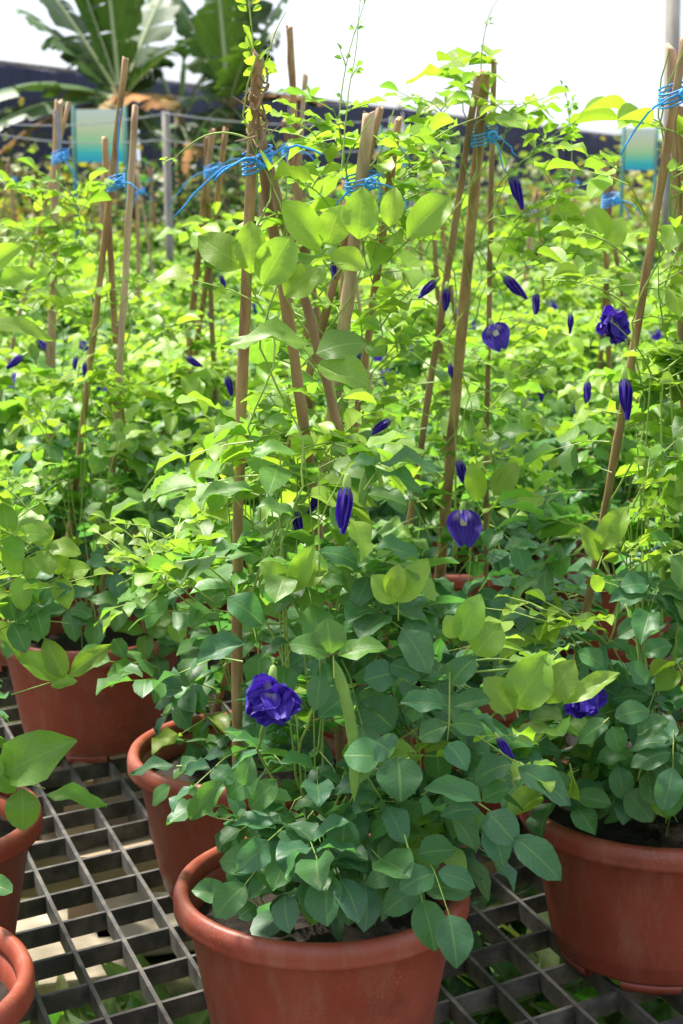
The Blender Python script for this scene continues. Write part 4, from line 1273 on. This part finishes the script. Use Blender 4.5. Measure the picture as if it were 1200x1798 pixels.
# pot just behind the front one
P, B, Y = near_plant(436, 1322, 303, 92, 0.50, (0.18, 0.46), 220, 'terracotta coloured plastic pot partly hidden just behind the front pot', '', 0.2)
s1 = (soil_pt(492, 1330), at_y(648, 200, Y), 0.0125, 1)
s2 = (soil_pt(540, 1300), at_y(700, 210, Y + 0.04), 0.0080, 0)
s3 = (soil_pt(360, 1310), at_y(668, 190, Y + 0.03), 0.0085, 2)
tripod([s1, s2, s3], at_y(636, 322, Y), 'pale thick stakes tied with blue string rising behind the front plant', 'stake tripods', 3, 0.026, ((-0.04, -0.01, -0.02), (0.05, -0.01, -0.02)))
for s in (s1, s2, s3):
    v = P.vine(s[0] - B, s[1] - B, 4, 0.016)
    P.vine_leaves(v, 0.036, 0.30, 0.97, (0.036, 0.052), 0.05, 0.5)
for (px, py) in ((290, 960), (250, 990), (340, 970), (300, 1010), (380, 760)):
    o = at_y((px + 436) / 2, (py + 1150) / 2, Y - 0.08) - B
    P.shoot(o, at_y(px, py, Y - 0.12) - B - o, 0.16, 0.5, 4, 0.12, 0.036)
P.shoot(at_y(590, 260, Y) - B, Vector((0.12, 0, 1)), 0.24, 0.05, 4, 0.35, 0.014, 0.0010)
for (px, py) in ((560, 240), (600, 270), (700, 300), (720, 250), (560, 330), (730, 400), (540, 420), (670, 420), (700, 520), (560, 560), (640, 560)):
    o = at_y((px + 630) / 2, py + 60, Y + 0.02) - B
    P.shoot(o, at_y(px, py, Y - 0.02) - B - o, 0.11, 0.5, 5, 0.14, 0.044)
for (px, py) in ((600, 230), (690, 350), (520, 480), (560, 640), (660, 640), (500, 620), (720, 600), (620, 720), (520, 760)):
    o = at_y((px + 610) / 2, py + 50, Y + 0.0) - B
    P.shoot(o, at_y(px, py, Y - 0.03) - B - o, 0.10, 0.6, 4, 0.3, 0.046)
pb = finish(P, B, 260, 'pea vine growing in the pot just behind the front plant', trim=lambda q: q[0] < -0.13 and q[2] < 0.13)
flower(pb, at_y(398, 655, Y) - B, (0.2, -0.1, -1), (0.3, -1, 0), 'closed', 0.6, 21)
flower(pb, at_y(690, 735, Y) - B, (-0.8, -0.2, -0.5), (0.3, -1, 0), 'closed', 0.7, 22)
flower(pb, at_y(585, 455, Y) - B, (0.0, -0.1, -1), (0.3, -1, 0), 'closed', 0.5, 23)

# pot behind, to the right of the front plant
P, B, Y = near_plant(815, 1192, 404, 115, 0.56, (0.18, 0.50), 260, 'terracotta coloured plastic pot hidden among leaves behind the front plant', '', 0.7)
s1 = (soil_pt(757, 1190), at_y(852, 128, Y), 0.0125, 0)
s2 = (soil_pt(680, 1190), at_y(838, 138, Y - 0.03), 0.0080, 2)
s3 = (soil_pt(852, 1190), at_y(868, 106, Y + 0.04), 0.0062, 2)
tripod([s1, s2, s3], at_y(850, 240, Y), 'thick tan stake and thin dark stakes tied in blue, right of centre', 'stake tripods', 4, 0.026, ((0.02, -0.012, -0.045), (0.035, -0.01, -0.02)))
for s in (s1, s2, s3):
    v = P.vine(s[0] - B, s[1] - B, 5, 0.016)
    P.vine_leaves(v, 0.036, 0.28, 0.99, (0.036, 0.054), 0.05, 0.5)
for (px, py) in ((880, 830), (840, 850), (900, 880), (980, 920), (700, 800)):
    o = at_y((px + 815) / 2, (py + 1100) / 2, Y - 0.08) - B
    P.shoot(o, at_y(px, py, Y - 0.12) - B - o, 0.18, 0.5, 4, 0.12, 0.040)
P.shoot(at_y(845, 130, Y) - B, Vector((0.0, 0, 1)), 0.13, 2.6, 2, 0.3, 0.012, 0.0010)
P.shoot(at_y(1000, 330, Y) - B, Vector((0.05, 0, 1)), 0.14, 0.2, 4, 0.3, 0.014, 0.0009)
hero(P, B, [(880, 830, 0), (870, 850, 0)], [(868, 870, 905, 812, 46, 0, 0, .2), (840, 880, 830, 812, 40, 0, 0, .2), (900, 890, 955, 868, 36, 0, 0, .4), (985, 940, 1012, 885, 46, 0, 0, .2)], Y - 0.18, 0.08)
hero(P, B, [(1030, 420, 0), (1040, 400, 0)], [(1010, 420, 982, 345, 52, 0, 0, .1), (1050, 430, 1046, 360, 56, 0, 0, .1), (1070, 440, 1092, 380, 40, 0, 0, .2)], Y - 0.05, 0.08)
for (px, py) in ((760, 260), (800, 250), (900, 220), (930, 260), (740, 330), (960, 330), (980, 400), (720, 420), (900, 400), (820, 330), (690, 480), (930, 450)):
    o = at_y((px + 845) / 2, py + 60, Y + 0.02) - B
    P.shoot(o, at_y(px, py, Y - 0.02) - B - o, 0.12, 0.5, 5, 0.14, 0.044)
for (px, py) in ((780, 200), (900, 290), (760, 400), (820, 450), (900, 560), (700, 600), (960, 560), (1000, 480), (840, 520), (940, 640), (700, 690), (860, 700)):
    o = at_y((px + 830) / 2, py + 50, Y + 0.0) - B
    P.shoot(o, at_y(px, py, Y - 0.03) - B - o, 0.10, 0.6, 4, 0.3, 0.046)
pq = finish(P, B, 260, 'pea vine climbing the thick tan stake right of centre')
flower(pq, at_y(813, 888, Y - 0.14) - B, (0.0, -0.2, -1), (0.15, -1, 0.2), 'open', 1.12, 31)
flower(pq, at_y(805, 800, Y - 0.06) - B, (0.25, -0.1, -1), (0.3, -1, 0), 'closed', 0.95, 32)
flower(pq, at_y(862, 565, Y - 0.1) - B, (0.35, -0.3, -0.8), (-0.2, -1, 0.2), 'open', 0.9, 33)
flower(pq, at_y(882, 480, Y - 0.05) - B, (0.7, -0.2, -0.75), (0.3, -1, 0), 'closed', 0.95, 34)
flower(pq, at_y(942, 510, Y + 0.1) - B, (-0.1, -0.2, -1), (0.3, -1, 0), 'closed', 0.75, 35)
flower(pq, at_y(897, 302, Y) - B, (0.3, -0.1, -1), (0.3, -1, 0), 'closed', 1.0, 36)
flower(pq, at_y(1032, 665, Y + 0.1) - B, (-0.1, -0.2, -1), (0.3, -1, 0), 'closed', 0.8, 37)
flower(pq, at_y(770, 490, Y) - B, (-0.7, -0.2, -0.6), (0.3, -1, 0), 'closed', 0.8, 38)
flower(pq, at_y(785, 500, Y) - B, (-0.1, -0.2, -1), (0.3, -1, 0), 'closed', 0.8, 39)
flower(pq, at_y(1003, 548, Y + 0.1) - B, (-0.1, -0.2, -1), (0.3, -1, 0), 'closed', 0.6, 40)
flower(pq, at_y(697, 648, Y) - B, (-0.1, -0.2, -1), (0.3, -1, 0), 'closed', 0.5, 41)
flower(pq, at_y(790, 635, Y - .03) - B, (0.1, -0.2, -1), (0.3, -1, 0), 'closed', 0.5, 42)

# shaded pot behind, on the left
P, B, Y = near_plant(162, 1108, 505, 125, 0.46, (0.16, 0.44), 240, 'shaded terracotta coloured plastic pot with two thin stakes behind the grating', '', 0.1)
s1 = (soil_pt(97, 1140), at_y(221, 102, Y), 0.0080, 0)
s2 = (soil_pt(262, 1140), at_y(184, 244, Y + 0.05), 0.0080, 0)
s3 = (soil_pt(172, 1170), at_y(238, 188, Y + 0.03), 0.0085, 1)
tripod([s1, s2, s3], at_y(203, 322, Y), 'crossed tan stakes tied in blue in front of the printed board', 'stake tripods', 5, 0.020, ((0.04, -0.01, -0.01), (0.008, 0, 0.12)))
for s in (s1, s2, s3):
    v = P.vine(s[0] - B, (s[0] - B).lerp(s[1] - B, 0.72), 3, 0.014)
    P.vine_leaves(v, 0.055, 0.36, 0.98, (0.032, 0.046), 0.1, 0.5)
for (px, py) in ((60, 740), (30, 830), (330, 740), (200, 780)):
    o = at_y((px + 165) / 2, (py + 1000) / 2, Y - 0.08) - B
    P.shoot(o, at_y(px, py, Y - 0.12) - B - o, 0.18, 0.5, 4, 0.15, 0.040)
for (cx_, cy_, ag) in ((255, 1112, 0.45), (310, 1085, 0.3), (215, 1060, 0.6), (60, 1085, 0.8), (120, 1070, 0.9), (170, 1088, 0.85), (275, 1150, 0.9), (20, 1110, 0.7), (330, 1130, 0.8)):
    q = P.rnd.uniform
    hero(P, B, [(cx_ - 10, cy_ - 40, 0.04), (cx_, cy_, 0)], [(cx_ + 3, cy_, cx_ + q(38, 58), cy_ + q(-18, 14), q(26, 36), 0, -.01, .5), (cx_ - 3, cy_, cx_ - q(38, 58), cy_ + q(-18, 14), q(26, 36), 0, -.01, .5),
         (cx_, cy_ + 2, cx_ + q(-20, 20), cy_ + q(36, 52), q(28, 38), 0, -.03, .25), (cx_, cy_ - 18, cx_ + q(30, 45), cy_ - q(20, 40), q(24, 32), .02, .01, .5)], Y - 0.185, ag)
for (px, py) in ((60, 340), (130, 350), (40, 400), (180, 430), (100, 470), (250, 480), (300, 560), (40, 520), (160, 560)):
    o = at_y((px + 165) / 2, py + 60, Y + 0.02) - B
    P.shoot(o, at_y(px, py, Y - 0.02) - B - o, 0.12, 0.5, 5, 0.14, 0.042)
pl = finish(P, B, 240, 'pea vine in the shaded pot behind the open grating', trim=lambda q: q[1] < -0.11 and q[2] < 0.02)
flower(pl, at_y(46, 622, Y) - B, (-0.8, -0.2, -0.6), (0.3, -1, 0.2), 'closed', 0.8, 51)
flower(pl, at_y(134, 624, Y) - B, (-0.1, -0.2, -1), (0.3, -1, 0.2), 'closed', 0.5, 52)
flower(pl, at_y(150, 634, Y) - B, (-0.1, -0.2, -1), (0.3, -1, 0.2), 'closed', 0.5, 53)
flower(pl, at_y(325, 625, Y) - B, (0.8, -0.2, -0.5), (0.3, -1, 0.2), 'closed', 0.7, 54)

# left edge pots
P, B, Y = near_plant(-163, 1440, 606, 80, 0.50, (0.14, 0.40), 160, 'terracotta coloured plastic pot at the left picture edge, mostly out of frame', '', 0.3,
                     gap=lambda ph, z: math.cos(ph) > 0.2 and z < 0.10)
s1 = (soil_pt(-200, 1440), at_y(-120, 150, Y), 0.009, 0); s2 = (soil_pt(-260, 1440), at_y(-115, 170, Y), 0.009, 0); s3 = (soil_pt(-80, 1440), at_y(-118, 160, Y), 0.009, 2)
for (px, py) in ((60, 930), (90, 1000), (40, 880), (30, 1060), (20, 800)):
    o = at_y((px - 163) / 2, (py + 1200) / 2, Y - 0.05) - B
    P.shoot(o, at_y(px, py, Y - 0.1) - B - o, 0.16, 0.6, 4, 0.15, 0.040)
hero(P, B, [(30, 1370, 0), (80, 1385, 0)], [(5, 1360, 124, 1300, 92, 0, -.02, .2), (82, 1396, 187, 1402, 34, 0, 0, .5), (40, 1385, 40, 1458, 62, 0, -.02, .2), (-30, 1330, 30, 1390, 60, 0, 0, .3)], Y - 0.15, 0.36)
hero(P, B, [(20, 1220, 0), (100, 1195, 0)], [(112, 1190, 80, 1122, 44, 0, 0, .1), (122, 1188, 188, 1132, 34, 0, 0, .2), (100, 1195, 30, 1150, 46, 0, 0, .4), (90, 1205, 136, 1196, 26, 0, 0, .4)], Y - 0.10, 0.30)
for (cx_, cy_, ag) in ((40, 1010, 0.25), (85, 960, 0.2), (30, 1090, 0.8), (70, 1060, 0.9), (20, 940, 0.3), (110, 1010, 0.15)):
    q = P.rnd.uniform
    hero(P, B, [(cx_ - 40, cy_ + 20, 0.03), (cx_, cy_, 0)], [(cx_, cy_, cx_ + q(40, 60), cy_ + q(-40, 10), q(32, 44), 0, -.01, .4), (cx_ - 5, cy_, cx_ - q(10, 30), cy_ - q(45, 62), q(32, 44), 0, 0, .3),
         (cx_ - 8, cy_ + 4, cx_ + q(0, 20), cy_ + q(40, 60), q(32, 42), 0, -.02, .3)], Y - 0.12, ag)
hero(P, B, [(-40, 560, 0), (-20, 565, 0)], [(-40, 566, 92, 572, 30, 0, 0, .5), (-30, 480, 40, 430, 40, 0, 0, .3), (0, 500, 66, 480, 46, 0, 0, .3)], Y - 0.05, 0.2)
pe = finish(P, B, 200, 'pea vine reaching into the frame from the left picture edge', trim=lambda q: q[0] > 0.14 and q[2] < 0.26)

P, B, Y = near_plant(-237, 1730, 707, 26, 0.40, (0.14, 0.40), 0, 'terracotta coloured plastic pot in the bottom left corner, only its rim showing', '', 0.6,
                     gap=lambda ph, z: math.cos(ph) > -0.3)
hero(P, B, [(-60, 1520, 0), (-20, 1540, 0)], [(-20, 1550, 14, 1560, 40, 0, -.02, .2)], Y + 0.12, 0.9)
finish(P, B, 30, 'pea plant in the bottom left corner pot, almost wholly out of frame')

# second line of pots
def second(px, py, seed, count, height, stakes, tie, tails, lab_p, lab_v, lab_s, singles=120, tie_r=0.02, young=(0.12, 0.42)):
    P, B, Y = near_plant(px, py, seed, count, height, young, singles, lab_p, '', seed * 0.37, size=(0.041, 0.056))
    if stakes:
        ss = [(soil_pt(a[0], a[1]), at_y(b[0], b[1], Y + 0.02 * k), r, m) for k, (a, b, r, m) in enumerate(stakes)]
        tripod(ss, at_y(tie[0], tie[1], Y) if tie else None, lab_s, 'stake tripods', seed, tie_r, tails)
        for s in ss:
            v = P.vine(s[0] - B, (s[0] - B).lerp(s[1] - B, 0.85), 3, 0.014)
            P.vine_leaves(v, 0.045, 0.32, 0.99, (0.034, 0.050), 0.05, 0.4)
    return finish(P, B, singles, lab_v), B, Y
f_, B, Y = second(40, 985, 811, 85, 0.42, [((98, 985), (104, 178), 0.0125, 1), ((-70, 985), (121, 178), 0.006, 1), ((60, 985), (98, 190), 0.008, 2)], (106, 275), ((-0.01, 0, 0.09), (0.03, -0.01, -0.05)),
       'terracotta coloured plastic pot behind the shaded pot, at the left', 'pea vine around the thick pinkish stake near the left picture edge', 'thick pinkish stake with broad blue band near the left picture edge')
f_, B, Y = second(330, 965, 812, 85, 0.42, [((315, 965), (374, 228), 0.010, 0), ((395, 965), (362, 240), 0.008, 2), ((280, 965), (397, 226), 0.009, 0)], (374, 300), ((-0.09, -0.01, -0.06), (0.085, -0.01, 0.02)),
       'terracotta coloured plastic pot deep among the leaves left of the front stake', 'pea vine around the stakes left of the tall front stake', 'short brown stakes whose blue string runs to the tall front stake')
flower(f_, at_y(388, 480, Y) - B, (0.2, -0.1, -1), (0.3, -1, 0.2), 'closed', 0.7, 61)
f_, B, Y = second(560, 1010, 813, 80, 0.42, [((560, 1010), (508, 48), 0.0095, 0), ((500, 1010), (536, 132), 0.007, 1), ((620, 1010), (500, 215), 0.009, 2)], (512, 262), ((0.05, -0.01, 0.03), (0.06, -0.01, -0.05)),
       'terracotta coloured plastic pot hidden directly behind the front stakes', 'pea vine around the tallest tan stake behind the front stake', 'tallest tan stakes rising against the sky left of centre')
f_, B, Y = second(1085, 985, 814, 90, 0.42, [((1085, 985), (1062, 286), 0.0085, 0), ((1020, 985), (1075, 300), 0.007, 2), ((1150, 985), (1055, 296), 0.007, 2)], (1072, 352), ((0.05, -0.01, -0.02), (0.03, -0.01, -0.03)),
       'terracotta coloured plastic pot hidden behind the right hand plant', 'pea vine around the short stakes with a large blue bow', 'short reddish stakes with a large blue bow at the right')
flower(f_, at_y(1030, 780, Y) - B, (-0.6, -0.2, -0.8), (0.3, -1, 0.2), 'closed', 0.6, 62)
f_, B, Y = second(1330, 1160, 815, 95, 0.48, [((1180, 1160), (1290, 300), 0.008, 0), ((1330, 1160), (1280, 290), 0.008, 0)], None, (),
       'terracotta coloured plastic pot behind the right one, out of frame', 'pea vine filling the right picture edge behind the right pot', 'leaning thin stakes just outside the right picture edge')
second(790, 985, 816, 80, 0.42, [((790, 985), (760, 380), 0.007, 2), ((850, 985), (770, 360), 0.006, 0)], None, (), 'terracotta coloured plastic pot behind the thick tan stake', 'pea vine behind the thick tan stake', 'two slim stakes behind the thick tan stake')

sprig = random.Random(91)
# ---- the farther rows: copies of a few plants
protos = []
def proto(seed, height, count, young):
    P = Plant(seed)
    P.bush(count, lambda u: 0.26 * (1 - 0.62 * u * u), height, 1.0, (0.047, 0.064), young[0], young[1])
    for k in range(7):
        a = P.rnd.uniform(0, 6.28)
        P.shoot(Vector((0.1 * math.cos(a), 0.1 * math.sin(a), height * 0.75)), Vector((math.cos(a) * 0.5, math.sin(a) * 0.5, 1)), 0.13, 0.6, 4, 0.1, 0.03)
    return P
for k in range(5):
    Pk = proto(900 + k, (0.30, 0.40, 0.25, 0.44, 0.34)[k], 105, (0.06, 0.36))
    r0 = root('butterfly_pea_plant', (0, 0, 0))
    link('stem', Pk.stems.mesh('stem', M_STEM), r0)
    recs, rr = [], MB()
    for lf in Pk.leaves:
        recs += lf['leaflets']; rachis_tube(rr, lf['rachis'])
    o = link('foliage', join_leaflets('foliage', recs, M_LEAF), r0); o['kind'] = 'stuff'
    o = link('leaf_stalks', rr.mesh('leaf_stalks', M_STEM), r0); o['kind'] = 'stuff'
    for q in range(6):
        a = Pk.rnd.uniform(0, 6.28)
        flower(r0, Vector((0.22 * math.cos(a), 0.22 * math.sin(a), Pk.rnd.uniform(0.18, 0.36))), (0.1, -0.2, -1), (0.2, -1, 0), Pk.rnd.choice(('closed', 'closed', 'open')), 0.8, 70 + k * 5 + q)
    protos.append(r0)
tri_protos = []
rnd = random.Random(55)
for k in range(4):
    c = [Vector((0.09 * math.cos(a), 0.09 * math.sin(a), -0.06)) for a in (0.3 + k, 2.4 + k, 4.5 + k)]
    top = Vector((rnd.uniform(-0.05, 0.05), rnd.uniform(-0.03, 0.03), rnd.uniform(0.62, 0.80)))
    r0 = root('stake_tripod', (0, 0, 0))
    for j, a in enumerate(c):
        b = top + (top - a) * 0.10 + rvec(rnd, 0.02)
        link('stake', stake_mesh(a, b, rnd.uniform(0.006, 0.011), M_STAKE[(j + k) % 3], 300 + k * 4 + j), r0)
    m, tl = tie_meshes(top, 0.02, 40 + k, ((0.04, -0.01, -0.03), (-0.03, -0.01, -0.05)))
    t = link('string_tie', m, r0)
    for xx in tl: link('string_end', xx, t)
    tri_protos.append(r0)
used_p, used_t = set(), set()
rows = [3.72, 4.2, 4.7, 5.2, 5.75, 6.3, 6.9, 7.5, 8.2, 8.9, 9.7, 10.5, 11.4, 12.2]
kk = 0
for ri, yy in enumerate(rows):
    half = 0.205 * yy + 0.2
    step = 0.46 if yy < 7 else 0.56
    n = int(2 * half / step) + 1
    for i in range(n):
        x = -half + (i + 0.5) * 2 * half / n + rnd.uniform(-0.06, 0.06)
        y = yy + rnd.uniform(-0.06, 0.06)
        qx = CX + F_PX * x / yy
        place = ('in the near back rows ' if yy < 6 else 'in the far back rows ') + ('left of the tall front stake' if qx < 430 else 'between the thick stakes' if qx < 810 else 'right of the thick stake')
        place_pot(x, y, 'terracotta pot ' + place, 'terracotta plastic pots ' + place, rnd.uniform(0, 1), feet=False)
        k = kk % 5
        o = protos[k] if k not in used_p else copy_tree(protos[k], skip=('flower',) if yy > 7 else ())
        used_p.add(k)
        o.location = (x, y, T + SOIL_Z); o.rotation_euler = (0, 0, rnd.uniform(0, 6.28))
        s = rnd.uniform(0.78, 1.20); o.scale = (s, s, s * rnd.uniform(0.85, 1.1) * (1.0 if yy < 6 else 0.9))
        tag(o, 'low pea plant ' + place, 'plant', 'bushy pea plants ' + place)
        if rnd.random() < (0.34 if yy < 6 else 0.10):
            k = rnd.randrange(4)
            o = tri_protos[k] if k not in used_t else copy_tree(tri_protos[k])
            used_t.add(k)
            o.location = (x, y, T + SOIL_Z); o.rotation_euler = (0, 0, rnd.uniform(0, 6.28))
            o.scale = (1, 1, rnd.uniform(0.8, 1.0))
            tag(o, 'thin blue tied stakes ' + place, 'plant stakes', 'stake tripods ' + place)
        kk += 1
for k, r0 in enumerate(tri_protos):
    if k not in used_t:
        for ch in list(r0.children): bpy.data.objects.remove(ch)
        bpy.data.objects.remove(r0)

# red trays glimpsed at the end of the bench
for i, (px, py, w) in enumerate(((1010, 455, 0.14), (1060, 448, 0.12), (72, 436, 0.10))):
    c = at_y(px, py, 11.8)
    o = link('red_tray', MB().box((0, 0, 0.03), (w, 0, 0), (0, 0.09, 0), (0, 0, 0.03)).box((0, 0, 0.066), (w + 0.01, 0, 0), (0, 0.10, 0), (0, 0, 0.006)).mesh('red_tray', M_REDBOX, False))
    o.location = (c.x, 12.0, T + 0.002)
    tag(o, ('red nursery tray at the far end, right of the dark stake', 'red nursery tray at the far end, below the blue bow', 'small red tray at the far left end of the bench')[i], 'tray')
